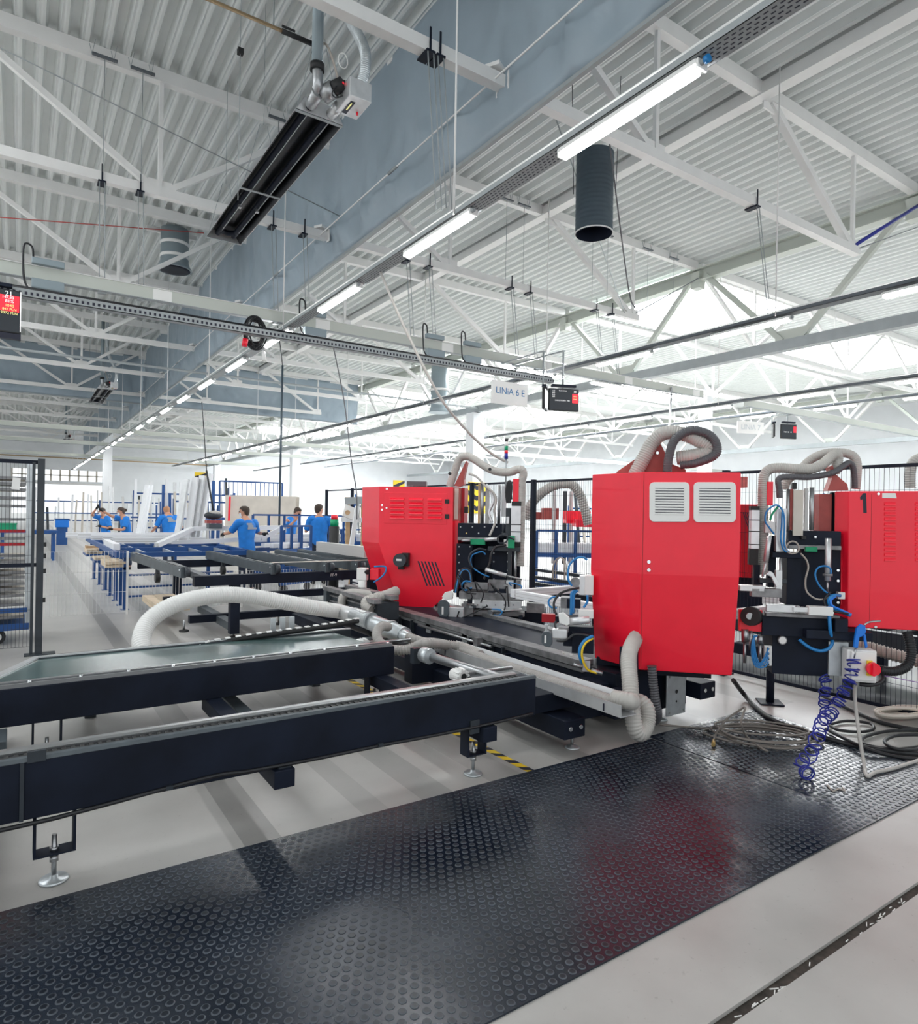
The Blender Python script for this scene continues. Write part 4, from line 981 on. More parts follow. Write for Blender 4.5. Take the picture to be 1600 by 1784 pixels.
H.table([('clamp_slide', 'alu_dirty', 838, 1102, 1000, 1148, .5, .09), ('clamp_arm', 'alu_dirty', 1000, 1085, 1120, 1190, .42, .1), ('clamp_arm', 'black', 1040, 1145, 1130, 1176, .46, .06), ('slide_table', 'alu_dirty', 800, 1172, 1245, 1222, .5, .22),
         ('slide_rail', 'alu', 905, 1228, 1232, 1284, .56, .05), ('slide_rail', 'alu_dirty', 830, 1296, 1255, 1330, .54, .06), ('saddle', 'black', 850, 1290, 1390, 1392, .42, .4), ('carriage', 'alu_dirty', 815, 1250, 900, 1350, .58, .08),
         ('end_stop', 'alu_dirty', 1270, 1246, 1392, 1312, .45, .12), ('bellows', 'anthracite', 820, 1392, 905, 1428, .5, .15), ('servo_body', 'alu', 722, 1272, 832, 1346, .66, .09, .008), ('post', 'alu_dirty', 1195, 1085, 1228, 1180, .4, .1), ('profile_stop', 'alu', 1128, 1085, 1178, 1180, .44, .06)])
mo = H.poly('servo_cap', 'slate', [(650, 1250), (668, 1222), (700, 1222), (728, 1250), (730, 1320), (712, 1350), (672, 1345), (650, 1310)], .68, .06, None, .006)
H.box('servo_label', 'plastic_white', 679, 1268, 692, 1322, .683, .004, 0, mo)
H.poly('bracket', 'plastic_white', [(680, 1200), (700, 1168), (745, 1158), (760, 1180), (752, 1215), (705, 1222)], .62, .03, None, .006)
H.cyl('push_rod', 'steel', 1005, 1300, 1240, 1290, .018, .6); H.disc('knob', 'chrome', 1018, 1310, .03, .62, .06)
H.tube('air_tube', 'blue_tube', [(1030, 1285, .62), (1085, 1290, .64), (1100, 1310, .64), (1075, 1330, .64), (1045, 1325, .63)], .009)
H.tube('air_tube', 'cable', [(800, 1300, .68), (790, 1350, .66), (860, 1330, .66), (1000, 1262, .64)], .008)
for k in range(5): H.disc('screw', 'chrome', 930 + k * 62, 1256, .008, .562, .006)

rr = random.Random(21)
for k in range(16):
    x, y = rr.uniform(800, 1220), rr.uniform(1095, 1340); w_, h_ = rr.uniform(10, 38), rr.uniform(8, 24)
    H.box('fitting', rr.choice(('rubber', 'steel', 'alu_dirty', 'black', 'anthracite')), x, y, x + w_, y + h_, rr.uniform(.55, .66), .05, .003)
for k in range(6):
    x, y = rr.uniform(830, 1180), rr.uniform(1080, 1180)
    H.tube('air_tube', rr.choice(('cable', 'cable', 'blue_tube')), [(x, y, .5), (x + rr.uniform(-60, 60), y + rr.uniform(-70, -20), .58), (x + rr.uniform(-80, 90), y + rr.uniform(0, 60), .64), (x + rr.uniform(-20, 120), y + rr.uniform(60, 150), .6)], .008)
for k in range(10): H.disc('bolt', 'steel', 800 + (k % 2) * 75, 850 + (k // 2) * 55, .009, .012, .014)
for k in range(8): H.disc('bolt', 'steel', 1042 + (k % 2) * 96, 895 + (k // 2) * 60, .009, .072, .014)
# ---------------------------------------------------------------- tall cabinet in the middle
t = thing('welding_head', 'tall red welding head in the middle with two white vent grilles', 'machine', (4.2, 3.4, .5), 'red welding heads of the frame welder')
H = Head(t, (3.95, 3.4, 0), 0, 0, 1.0)
tl, tr = H.P(1118, 822), H.P(1292, 822); ml, mr = H.P(1120, 1003), H.P(1290, 1006)
zb, zm, zt = .505, 1.25, 2.03
def ring(z, ins):
    a = V((3.95, 3.40, z)); b = a + UW * .715
    a = a - NW * ins; b = b - NW * ins - UW * (.03 if ins else 0)
    return [a + V((ins * .3, 0, 0)), b, b - NW * .42, V((a.x + .1, a.y + .52 - ins, z)), V((a.x + ins * .3, a.y + .52 - ins, z))]
mb = MB(); rs = [ring(zb, .05), ring(zm, 0), ring(zt, 0)]
for r_ in rs: mb.v += r_
for k in range(2):
    for i in range(5): j = (i + 1) % 5; mb.face([k * 5 + i, k * 5 + j, k * 5 + 5 + j, k * 5 + 5 + i])
mb.face([4, 3, 2, 1, 0]); mb.face([10, 11, 12, 13, 14])
mb.build('cabinet', 'red', t, .007)
def grille(x0, y0, x1, y1):
    R_ = 8; pts = []
    for cx, cy, a0 in ((x1 - R_, y0 + R_, -90), (x1 - R_, y1 - R_, 0), (x0 + R_, y1 - R_, 90), (x0 + R_, y0 + R_, 180)):
        for k in range(5): a_ = math.radians(a0 + k * 22.5); pts.append((cx + R_ * math.cos(a_), cy + R_ * math.sin(a_)))
    g = H.poly('vent_grille', 'plastic_white', pts, .016, .018, None, .004)
    for k in range(10):
        y = y0 + (y1 - y0) * (.15 + .068 * k); H.box('vent_slot', 'ink_black', x0 + 10, y, x1 - 10, y + 1.3, .0172, .003, 0, g)
        H.box('vent_blade', 'plastic_white', x0 + 9, y + 1.4, x1 - 9, y + 3.9, .021, .006, .001, g)
    return g
grille(1132, 840, 1202, 909); grille(1209, 840, 1283, 910)
for y in (979, 993): H.disc('screw', 'chrome', 1131, y, .013, .008, .012)
H.box('seam', 'red_dark', 1119, 824, 1120.2, 1165, .001, .004, 0)
MB().box(3.96, 3.44, .50, 4.0, 3.60, .66).build('hose_opening', 'ink_black', t)
H.poly('rear_funnel', 'red_dull', [(1075, 822), (1150, 770), (1160, 790), (1160, 804), (1195, 818), (1195, 828), (1075, 828)], -.35, .2)
H.disc('screw', 'chrome', 1146, 789, .012, -.34, .02)
H.hose('suction_hose', 'hose_grey', [(1106, 828, -.3), (1122, 798, -.3), (1138, 770, -.3), (1160, 754, -.28), (1190, 756, -.26), (1215, 766, -.25), (1237, 780, -.25), (1228, 790, -.25), (1205, 795, -.25), (1180, 798, -.28)], .058, .019)
H.hose('cable_hose', 'hose_dark', [(1163, 822, -.2), (1166, 795, -.2), (1177, 765, -.2), (1205, 750, -.2), (1235, 757, -.2), (1249, 775, -.2), (1245, 793, -.2), (1215, 806, -.22), (1185, 810, -.25)], .036, .013)
H.table([('rear_frame', 'black', 1040, 1150, 1240, 1176, -.35, .3)])
# its clamps and motors left of the cabinet
H = Head(t, (3.95, 3.4, 0), 880, 920, 6.86)
o = -.45
H.table([('servo_body', 'alu', 560, 1215, 745, 1325, .0, .09, .008), ('servo_mount', 'alu_dirty', 640, 1190, 760, 1245, -.05, .1), ('bracket_post', 'alu', 480, 1150, 512, 1260, -.2, .02), ('valve_block', 'alu_dirty', 665, 830, 800, 960, -.3, .12),
         ('valve_block', 'black', 740, 850, 905, 960, -.28, .1), ('cylinder_body', 'plastic_white', 955, 570, 1060, 800, -.3, .1), ('cylinder_cap', 'alu', 890, 575, 955, 800, -.3, .1), ('manifold', 'black', 600, 1060, 760, 1130, -.35, .15),
         ('red_guard', 'red_dark', 440, 1030, 640, 1130, -.6, .05), ('red_guard', 'red', 735, 1165, 850, 1200, -.25, .04), ('saddle', 'black', 700, 1180, 1060, 1420, -.2, .1), ('clamp_plate', 'plastic_white', 880, 980, 1060, 1080, -.12, .05), ('slide_table', 'alu_dirty', 760, 1040, 1000, 1075, -.2, .15), ('slide_table', 'black', 800, 1270, 1060, 1500, -.1, .12)])
sc_ = H.poly('servo_cap', 'slate', [(435, 1290), (460, 1240), (520, 1235), (560, 1270), (565, 1380), (535, 1428), (470, 1415), (435, 1370)], .02, .06, None, .006)
H.box('servo_label', 'plastic_white', 472, 1285, 494, 1375, .024, .004, 0, sc_)
H.poly('bracket', 'plastic_white', [(640, 1020), (700, 1010), (770, 1070), (775, 1150), (740, 1170), (650, 1135)], .02, .03, None, .006)
H.cyl('pneumatic_cylinder', 'alu', 770, 1120, 1010, 1095, .03, -.02)
H.disc('knob', 'alu_dirty', 840, 650, .04, -.3, .06)
for pts, m, r in (([(800, 690, -.3), (755, 600, -.3), (770, 450, -.32), (850, 365, -.33), (930, 350, -.33), (985, 380, -.33)], 'blue_tube', .009), ([(885, 715, -.2), (760, 740, -.15), (650, 790, -.12), (590, 880, -.1), (590, 970, -.08), (615, 1030, -.05)], 'cable', .010),
                  ([(640, 820, -.2), (560, 830, -.18), (522, 880, -.18), (545, 940, -.18), (620, 955, -.18)], 'blue_tube', .008), ([(860, 735, -.2), (800, 780, -.2), (795, 900, -.2), (790, 1040, -.2)], 'blue_tube', .012), ([(870, 745, -.2), (825, 790, -.2), (820, 900, -.2), (815, 1020, -.2)], 'blue_tube', .012),
                  ([(985, 800, -.2), (985, 880, -.2), (940, 950, -.2)], 'blue_tube', .010), ([(1050, 1290, .0), (960, 1340, .03), (900, 1430, .05), (895, 1530, .05), (930, 1620, .03)], 'blue_tube', .013), ([(1050, 1320, .0), (970, 1370, .04), (925, 1460, .06), (930, 1570, .06), (990, 1690, .05), (1100, 1735, .03)], 'yellow', .009),
                  ([(620, 1135, .0), (600, 1120, .02), (600, 1180, .04), (615, 1195, .04)], 'cable', .006), ([(620, 1345, .03), (700, 1350, .05), (760, 1320, .04), (850, 1270, .02), (1000, 1290, 0)], 'cable', .010)):
    H.tube('air_tube', m, pts, r)
H.cyl('air_pipe', 'steel', 820, 1625, 930, 1665, .014, .02); H.cyl('air_pipe', 'steel', 1030, 1700, 1166, 1740, .018, .02); H.box('pipe_bracket', 'galv', 925, 1590, 1020, 1720, .0, .02)
for k in range(2): H.box('foot_clip', 'plastic_white', 680 + k * 95, 1485 + k * 25, 712 + k * 95, 1505 + k * 25, -.08, .03)

# ---------------------------------------------------------------- right head, cabinet 1
t = thing('welding_head', 'right red welding head with a black 1 on its cabinet', 'machine', (5.3, 2.6, .3), 'red welding heads of the frame welder')
H = Head(t, (5.3, 2.55, 0), 1240, 740, 3.567)
front = [(855, 413), (1800, 412), (1800, 1305), (848, 1257)]
A0 = H.P(855, 413); uv = [((H.P(x, y) - A0).dot(UW), H.P(x, y).z - A0.z) for x, y in front]
MB().prism(uv, A0, UW, (0, 0, 1), YV * .09 - NW * .05).build('cabinet', 'red', t, .006)
MB().prism([(a * .97 + .02, b) for a, b in uv], A0 - NW * .055 + YV * .02, UW, (0, 0, 1), -NW * .22).build('cabinet_rear', 'red', t, .006)
H.poly('number', 'ink_black', [(944, 425), (962, 425), (966, 548), (944, 548), (941, 462), (927, 470), (923, 452)], .0012, .003)
for c_ in range(3):
    for r_ in range(12):
        x = 1075 + c_ * 192; y = 480 + r_ * 31.5
        p = H.P(x, y, 0); q = H.P(x + 70, y + 22, 0); w = (q - p).dot(UW); h = p.z - q.z
        MB().prism([(0, 0), (0, -h), (.010, -h * .95), (.007, -h * .55)], p, NW, (0, 0, 1), UW * w).build('louvre', 'red', t)
H.poly('label', 'plastic_white', [(1062, 425), (1145, 425), (1152, 457), (1062, 455)], .002, .003)
for x, y in ((1040, 430), (1022, 1257)): H.disc('screw', 'chrome', x, y, .010, .006, .01)
H.box('seam', 'red_dark', 988, 430, 991, 1240, .001, .003, 0)
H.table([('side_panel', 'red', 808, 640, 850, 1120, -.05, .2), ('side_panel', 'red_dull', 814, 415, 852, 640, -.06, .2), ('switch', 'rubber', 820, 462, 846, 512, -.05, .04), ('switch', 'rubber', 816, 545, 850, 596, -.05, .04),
         ('inner_cabinet', 'red_dull', 668, 430, 748, 662, -.15, .2), ('inner_door', 'board', 775, 420, 812, 660, -.16, .05), ('recess', 'black', 745, 420, 778, 660, -.2, .05),
         ('head_block', 'black', 478, 660, 806, 765, -.02, .2), ('back_plate', 'black', 556, 765, 806, 1135, -.06, .12), ('column', 'black', 468, 828, 560, 1122, .02, .2), ('shelf_plate', 'black', 380, 794, 562, 828, .06, .15),
         ('beige_plate', 'board', 508, 404, 572, 690, .0, .02), ('rack_plate', 'red_dull', 488, 400, 508, 655, -.02, .03), ('rack_plate', 'pvc_grey', 580, 395, 602, 660, -.02, .03), ('cylinder_cap', 'rubber', 246, 506, 300, 532, .05, .07), ('cylinder_body', 'alu', 245, 530, 299, 772, .05, .07),
         ('cylinder_foot', 'rubber', 236, 770, 292, 872, .05, .07), ('cylinder_body', 'alu', 404, 520, 466, 788, .06, .07), ('valve_box', 'plastic_white', 334, 600, 396, 672, .06, .06), ('red_plate', 'red', 346, 354, 384, 500, .02, .02), ('connector', 'rubber', 505, 360, 532, 400, -.02, .04),
         ('slide_bar', 'alu_dirty', 478, 750, 808, 775, .0, .03), ('carriage', 'green', 585, 760, 660, 790, .02, .04), ('post', 'black', 265, 870, 302, 1000, .05, .06), ('post', 'black', 352, 690, 402, 1010, -.03, .05), ('bracket', 'anthracite', 300, 960, 470, 985, .1, .08), ('fitting', 'rubber', 560, 690, 590, 712, .02, .03), ('fitting', 'chrome', 640, 690, 655, 705, .02, .02),
         ('clamp_arm', 'alu', 176, 1000, 330, 1035, .2, .08), ('clamp_arm', 'alu_dirty', 250, 1020, 440, 1072, .2, .08), ('connector', 'plastic_white', 788, 1042, 832, 1084, .02, .05), ('arm', 'alu', 344, 1120, 520, 1165, .18, .04), ('arm', 'alu', 510, 1135, 620, 1165, .2, .03), ('arm_cylinder', 'plastic_white', 606, 1132, 758, 1186, .22, .07), ('end_stop', 'alu', 400, 905, 440, 1060, .15, .04),
         ('red_guard', 'red', 172, 1150, 316, 1284, .1, .04), ('base_block', 'black', 316, 1196, 850, 1320, .12, .3), ('base_block', 'black', 378, 1315, 732, 1556, .1, .28), ('tool_shelf', 'black', 590, 1284, 1005, 1340, .2, .25, .006), ('slide_rail', 'alu_dirty', 340, 1178, 800, 1200, .15, .06), ('small_block', 'black', 770, 1210, 850, 1290, .22, .06),
         ('valve_plate', 'plastic_white', 330, 1374, 376, 1498, .1, .03), ('mount_panel', 'galv', 728, 1350, 852, 1562, .12, .03)])
H.poly('funnel', 'red_dull', [(720, 410), (752, 330), (735, 262), (752, 250), (775, 310), (845, 370), (852, 408)], -.1, .1)
H.cyl('guide_rod', 'steel', 476, 400, 474, 660, .014, -.02); H.cyl('guide_rod', 'steel', 624, 390, 622, 655, .018, -.02); H.cyl('guide_rod', 'steel', 430, 830, 432, 1000, .012, .06)
H.cyl('press_cylinder', 'alu', 726, 706, 722, 970, .022, .08); H.cyl('press_rod', 'steel', 721, 970, 720, 1045, .008, .08); H.cyl('collar', 'alu_dirty', 722, 925, 722, 940, .034, .08)
for y in (905, 970, 1105): H.disc('bolt', 'chrome', 788, y, .010, -.04, .02)
for y in (590, 660, 742): H.box('strap', 'rubber', 243, y, 302, y + 6, .054, .075)
H.poly('lever', 'alu', [(338, 930), (362, 908), (384, 920), (422, 1000), (405, 1012), (372, 945)], .2, .03, None, .003)
H.cyl('tilt_cylinder', 'alu', 358, 690, 338, 850, .020, .1); H.cyl('tilt_rod', 'alu', 338, 850, 318, 945, .010, .1)
H.cyl('wheel', 'rubber', 240, 1190, 262, 1190, .072, .16, .06, None, 20); H.disc('wheel_hub', 'steel', 238, 1190, .026, .165, .02)
for x, y0, y1, r in ((208, 1270, 1350, .026), (207, 1350, 1480, .012), (244, 1280, 1400, .014), (302, 1310, 1360, .024), (302, 1360, 1475, .012)): H.cyl('lift_cylinder', 'steel', x, y0, x, y1, r, .1)
for k in range(4): H.tube('air_tube', 'blue_tube', [(285 - k * 8, 1310, .12), (255 + k * 4, 1340 + k * 6, .13), (250 + k * 9, 1430, .13), (275 + k * 8, 1500 - k * 6, .13), (330, 1505 - k * 20, .13), (355, 1470 - k * 28, .12)], .006)
for k in range(4): H.disc('fitting', 'rubber', 352, 1392 + k * 32, .010, .105, .012)
g_ = H.disc('pressure_gauge', 'alu_dirty', 443, 1340, .032, .13, .03); H.disc('dial', 'plastic_white', 443, 1340, .026, .133, .004, g_)
for pts, m, r in (([(545, 1335, .14), (590, 1372, .16), (640, 1398, .17), (690, 1405, .17), (735, 1385, .17), (752, 1345, .17), (740, 1290, .2), (733, 1200, .2), (728, 1130, .18)], 'blue_tube', .013),
                  ([(865, 1186, .15), (810, 1160, .15), (760, 1140, .15), (730, 1110, .14), (735, 1078, .14), (765, 1060, .12), (800, 1062, .08)], 'blue_tube', .013), ([(868, 1180, .14), (800, 1150, .16), (750, 1125, .16), (742, 1090, .15), (770, 1066, .12)], 'blue_bright', .010),
                  ([(742, 930, .1), (740, 895, .1), (705, 878, .1), (662, 890, .1), (645, 930, .1), (662, 985, .1), (700, 1030, .1), (745, 1060, .1)], 'blue_tube', .007), ([(555, 800, .1), (590, 840, .1), (602, 890, .1), (585, 960, .1), (590, 1030, .1), (630, 1072, .12), (680, 1086, .12), (735, 1070, .12)], 'cable_beige', .007),
                  ([(545 - 0, 765, .1), (530, 735, .1), (500, 725, .1), (470, 745, .1), (468, 780, .1), (495, 800, .1), (535, 790, .1), (545, 760, .1)], 'cable_beige', .007), ([(390, 680, .08), (360, 640, .09), (335, 600, .09), (340, 545, .09), (375, 510, .09), (410, 500, .09), (445, 540, .1), (455, 620, .1), (452, 740, .1), (480, 790, .1)], 'blue_tube', .007),
                  ([(440, 540, .1), (436, 640, .1), (430, 700, .1), (445, 770, .1), (470, 790, .1)], 'blue_tube', .007), ([(365, 595, .08), (375, 560, .08), (400, 525, .08), (420, 500, .08)], 'green', .008), ([(740, 1040, .12), (700, 1090, .14), (735, 1150, .18), (850, 1175, .16)], 'cable', .008)):
    H.tube('air_tube', m, pts, r)
H.hose('suction_hose', 'hose_grey', [(318, 930, -.02), (322, 800, -.02), (322, 640, -.02), (320, 480, -.02), (322, 370, -.02), (330, 310, -.02), (365, 275, -.02), (430, 268, -.02), (520, 274, -.02), (610, 276, -.04), (680, 252, -.06), (725, 215, -.1), (762, 188, -.12), (785, 200, -.14), (780, 245, -.14), (765, 300, -.14)], .040, .015)
H.hose('suction_hose', 'hose_grey', [(455, 400, -.25), (470, 350, -.25), (540, 290, -.25), (620, 215, -.25), (700, 180, -.25), (780, 172, -.25), (850, 180, -.25), (890, 205, -.25), (905, 250, -.25), (902, 330, -.25), (895, 400, -.25)], .036, .015)
H.hose('cable_hose', 'hose_dark', [(424, 455, .03), (420, 390, .03), (416, 345, .03), (440, 326, .03), (520, 324, .02), (600, 326, .0), (690, 314, -.04), (760, 295, -.06), (815, 262, -.1), (850, 238, -.14), (876, 255, -.16), (888, 320, -.18), (890, 395, -.18)], .024, .012)
MB().cyl((5.74, 3.4, .01), (5.74, 3.4, .5), .035, 12).build('support_leg', 'black', t); MB().ob((5.74, 3.4, .008), (.2, .2, .012), ANG).build('leg_plate', 'black', t)
MB().box(5.6, 3.2, .42, 5.9, 3.7, .52).build('support_head', 'black', t, .006)
HR = H
# isolator box on the panel
t = thing('isolator_box', 'white isolator box with yellow plate and red knob below cabinet 1', 'switch', H.P(930, 1600, .2), None)
H2 = Head(t, (5.3, 2.55, 0), 1240, 740, 3.567)
H2.box('case', 'plastic_white', 842, 1400, 1030, 1604, .24, .11, .012)
H2.box('lid', 'plastic_white', 870, 1412, 1022, 1590, .262, .02, .006)
H2.box('yellow_plate', 'yellow', 968, 1468, 1004, 1562, .28, .016, .002)
k_ = H2.disc('knob', 'red', 1012, 1522, .046, .32, .04); H2.box('knob_grip', 'red', 1004, 1480, 1022, 1565, .345, .03, .004, k_)
H2.tube('gland_cable', 'cable', [(920, 1612, .2), (980, 1618, .22), (1040, 1605, .2), (1062, 1580, .16), (1055, 1550, .1)], .016)
# air gun hanging on the shelf
t = thing('air_gun', 'blue air gun with a curved nozzle hung on the black shelf', 'tool', H.P(925, 1390, .26))
H3 = Head(t, (5.3, 2.55, 0), 1240, 740, 3.567)
H3.poly('body', 'blue_bright', [(905, 1265), (930, 1240), (958, 1250), (962, 1290), (940, 1315), (922, 1320), (912, 1390), (886, 1385), (895, 1320)], .27, .03, None, .005)
H3.poly('trigger', 'blue_bright', [(945, 1300), (958, 1300), (972, 1380), (960, 1392), (950, 1345)], .265, .02, None, .003)
H3.tube('nozzle', 'steel', [(950, 1245, .255), (975, 1228, .25), (1010, 1222, .25), (1050, 1220, .25)], .007)
H3.cyl('hose_tail', 'steel', 898, 1388, 884, 1450, .009, .255)
# spiral hose
def spiral(pts, r, R0, turns, name, lab):
    c = smooth([V(p) for p in pts], 40); L = len(c); out = []
    n = turns * 10
    for i in range(n + 1):
        f = i / n * (L - 1); k = min(int(f), L - 2); p = c[k].lerp(c[k + 1], f - k); d = (c[k + 1] - c[k]).normalized()
        a = d.cross(V((.3, .9, .2))).normalized(); b = d.cross(a); th = 2 * math.pi * i / 10
        rr = R0 * (1 + .25 * math.sin(i * .37) * math.sin(i * .11)); out.append(p + (a * math.cos(th) + b * math.sin(th)) * rr + d * .012 * math.sin(i * .23))
    return tag(MB().rings(out, [r] * len(out), 6).build(name, 'blue_coil'), lab, 'hose')
P = H.P
spiral([P(884, 1450, .26), P(878, 1520, .28), P(850, 1610, .3), P(800, 1700, .34), P(745, 1790, .42), ad(1432, 1260, 4.45), ad(1420, 1300, 4.15), V((4.3, 2.32, .08)), V((4.24, 2.24, .045))], .0052, .040, 30, 'spiral_hose', 'dark blue spiral air hose drooping from the air gun to the mat')
spiral([P(690, 1560, .16), P(715, 1610, .2), P(705, 1680, .25), P(700, 1740, .3), P(715, 1800, .36)], .0052, .036, 10, 'spiral_hose', 'second dark blue spiral hose hanging under the black base block')
hose('black_hose', 'shiny black ribbed hose looping under cabinet 1', [P(1215, 1290, -.05), P(1235, 1360, -.02), P(1240, 1440, 0), P(1215, 1500, .02), P(1150, 1530, .04), P(1080, 1530, .06), P(1040, 1520, .08)], .036, 'cable', .018)
hose('beige_hose', 'beige ribbed hose lying behind the wire fence on the right', [(6.7, 3.1, .5), (6.8, 2.6, .42), (6.9, 2.0, .42), (6.9, 1.4, .45)], .06, 'cable_beige', .03)
# frame being welded
t = thing('window_frame_blank', 'white window frame lying across the welding heads', 'window frame', (5.2, 4.6, .8), None, 'thing')
def profile(p, q, name='frame_profile', h=.085):
    mb = MB().bar(p, q, .07, h); p = V(p); q = V(q); d = (q - p).normalized(); s = d.cross(V((0, 0, 1)))
    o = mb.build(name, 'pvc', t, .004)
    for k in (-.015, .018): MB().bar(p + s * .0352 * 1 + V((0, 0, k)), q + s * .0352 + V((0, 0, k)), .002, .004).build('groove', 'pvc_grey', o); MB().bar(p - s * .0352 + V((0, 0, k)), q - s * .0352 + V((0, 0, k)), .002, .004).build('groove', 'pvc_grey', o)
a = ad(903, 1032, 7.1); b_ = ad(1335, 1048, 6.4); z = .82
profile((a.x, a.y, z), (a.x + .06, b_.y - .1, z)); profile((a.x, a.y + .1, z), (b_.x + .5, a.y + .1, z)); profile((a.x + .06, b_.y - .1, z), (b_.x + .6, b_.y - .1, z)); profile((b_.x + .5, a.y, z), (b_.x + .6, b_.y, z))

# ================================================================ FENCES
def wires(p, q, z0, z1, dv, dh, r, m, par, name='wire_mesh'):
    p = V(p); q = V(q); L = (q - p).length; d = (q - p) / L; mb = MB(); n = int(L / dv)
    for i in range(n + 1): c = p + d * (L * i / n); mb.bar((c.x, c.y, z0), (c.x, c.y, z1), r, r, (d.x, d.y, 0))
    k = int((z1 - z0) / dh)
    for j in range(k + 1): z = z0 + (z1 - z0) * j / k; mb.bar((p.x, p.y, z), (q.x, q.y, z), r, r)
    return tag(mb.build(name, m, par), kind='stuff')
FX = 6.35
ys = [-.4, 1.7, 4.3, 5.9, 7.5, 9.1, 10.7, 12.3, 13.9, 15.4]
for i, (a, b) in enumerate(zip(ys, ys[1:])):
    t = thing('fence_panel', ('%s black wire fence panel from the right edge, behind the welding heads' % ORD[i]) if i < 5 else '%s black wire fence panel, running back behind the left red cabinet' % ORD[i], 'fence', (FX, a, 0), 'black wire fence panels')
    MB().box(FX - .03, b - .03, 0, FX + .03, b + .03, 2.2).build('post', 'black', t)
    MB().ob((FX, b, .006), (.18, .14, .012)).build('base_plate', 'black', t)
    for z in (.06, 2.17): MB().box(FX - .012, a + .03, z - .015, FX + .012, b - .03, z + .015).build('rail', 'black', t)
    if i < 7: wires((FX, a + .03, 0), (FX, b - .03, 0), .06, 2.17, .04 if i < 5 else .06, .2, .003, 'black', t)
cs_ = tag(MB().tube([(6.3, 3.9, .36), (6.3, 3.0, .34), (6.3, 1.8, .33)], .004, 6).build('purple_string', 'blue_coil'), 'thin purple string tied along the foot of the wire fence', 'string')
MATS['purple'] = mat('purple', (.28, .17, .45), .6); cs_.data.materials[0] = M['purple']
t = thing('fence_panel', 'tall dark wire fence panel and post at the left edge', 'fence', (.2, 8.84, 0))
MB().box(.17, 8.79, 0, .24, 8.89, 2.22).build('post', 'anthracite', t, .003); MB().ob((.22, 8.84, .006), (.3, .16, .012)).build('base_plate', 'anthracite', t)
for z in (1.02, 2.18): MB().box(-2.0, 8.82, z - .02, .17, 8.86, z + .02).build('rail', 'black', t)
MB().box(.12, 8.81, .02, .15, 8.87, 2.18).build('panel_upright', 'anthracite', t)
wires((-1.6, 8.84, 0), (.13, 8.84, 0), .1, 2.16, .036, .2, .0035, 'anthracite', t)
for z in (1.25, 1.12, .95, .62): MB().ob((.25, 8.82, z), (.03, .05, .05)).build('latch', 'rubber', t)
MB().ob((-.03, 8.80, 1.93), (.075, .004, .13), .0, .08).build('paper_tag', 'plastic_white', t)
for i, (a, b) in enumerate(((.35, 1.42), (1.5, 3.2), (3.3, 4.8))):
    t = thing('low_fence', 'low white wire fence panel, %s from the left, in front of the blue table' % ORD[i], 'fence', (a, 11.5, 0), 'low white fence panels')
    hz = 1.0 if i == 0 else .62; wires((a, 11.5, 0), (b, 11.5, 0), .04, hz, .05, .32, .005, 'white_steel', t)
    MB().box(b, 11.48, 0, b + .03, 11.52, hz).build('post', 'white_steel', t)

# ---------------------------------------------------------------- shelf trolley behind the left fence
t = thing('shelf_trolley', 'tall trolley with many grey shelf bars behind the left fence', 'trolley', (-.6, 10, 0))
MB().box(-2.2, 9.55, .18, .12, 10.4, .26).build('base_frame', 'blue_steel', t); MB().box(-2.2, 9.5, .40, .10, 9.56, .45).build('lower_beam', 'blue_steel', t)
for y in (9.6, 10.35): MB().box(.08, y - .03, .2, .14, y + .03, 2.2).build('upright', 'galv', t)
for i, z in enumerate((.32, .47, .58, .66, .72, .80, .86, .93, .99, 1.06, 1.2, 1.27, 1.36, 1.5, 1.66, 1.76, 1.86, 1.93, 2.0)):
    s = MB().box(-2.2, 9.57, z, .07, 9.60, z + .034).build('shelf_bar', 'red_dark' if i in (10, 12) else 'alu_dirty', t)
    MB().box(-2.2, 9.6, z, .06, 10.3, z + .008).build('shelf_sheet', 'pvc_grey' if i % 3 else 'board', t)
for x in (-.2, -1.8): MB().cyl((x, 9.62, .1), (x, 9.67, .1), .09, 18).build('wheel', 'rubber', t); MB().cyl((x, 9.61, .1), (x, 9.62, .1), .05, 14).build('hub', 'plastic_white', t)

# ================================================================ BLACK OUTFEED TABLE
t = thing('outfeed_table', 'black outfeed table with slanting grey rails, behind the white hose', 'table', (3.2, 10, 0))
MB().box(1.85, 8.72, .70, 4.75, 8.84, .83).build('front_beam', 'black', t, .004); MB().box(1.6, 11.6, .70, 5.2, 11.7, .818).build('rear_beam', 'black', t)
for x in (2.05, 4.6): MB().box(x - .05, 8.84, .72, x + .05, 11.6, .81).build('side_beam', 'anthracite', t)
for x, y in ((2.36, 8.78), (4.35, 8.78), (2.2, 11.65), (4.9, 11.65)): MB().box(x - .06, y - .06, .06, x + .06, y + .06, .7).build('leg', 'black', t, .004)
MB().box(1.95, 9.45, .12, 4.9, 9.55, .22).build('lower_beam', 'black', t); MB().box(2.30, 8.84, .10, 2.42, 10.6, .2).build('lower_side', 'slate', t); MB().box(1.8, 10.5, .25, 5.0, 10.6, .36).build('lower_beam', 'black', t)
for x, y in ((1.9, 9.55), (4.12, 9.75), (2.36, 8.78), (3.2, 9.5)):
    MB().cyl((x, y, .01), (x, y, .16), .014, 8).build('spindle', 'steel', t); MB().lathe([(.065, 0), (.065, .02), (.03, .03)], (x, y, 0), 16).build('disc_foot', 'rubber', t)
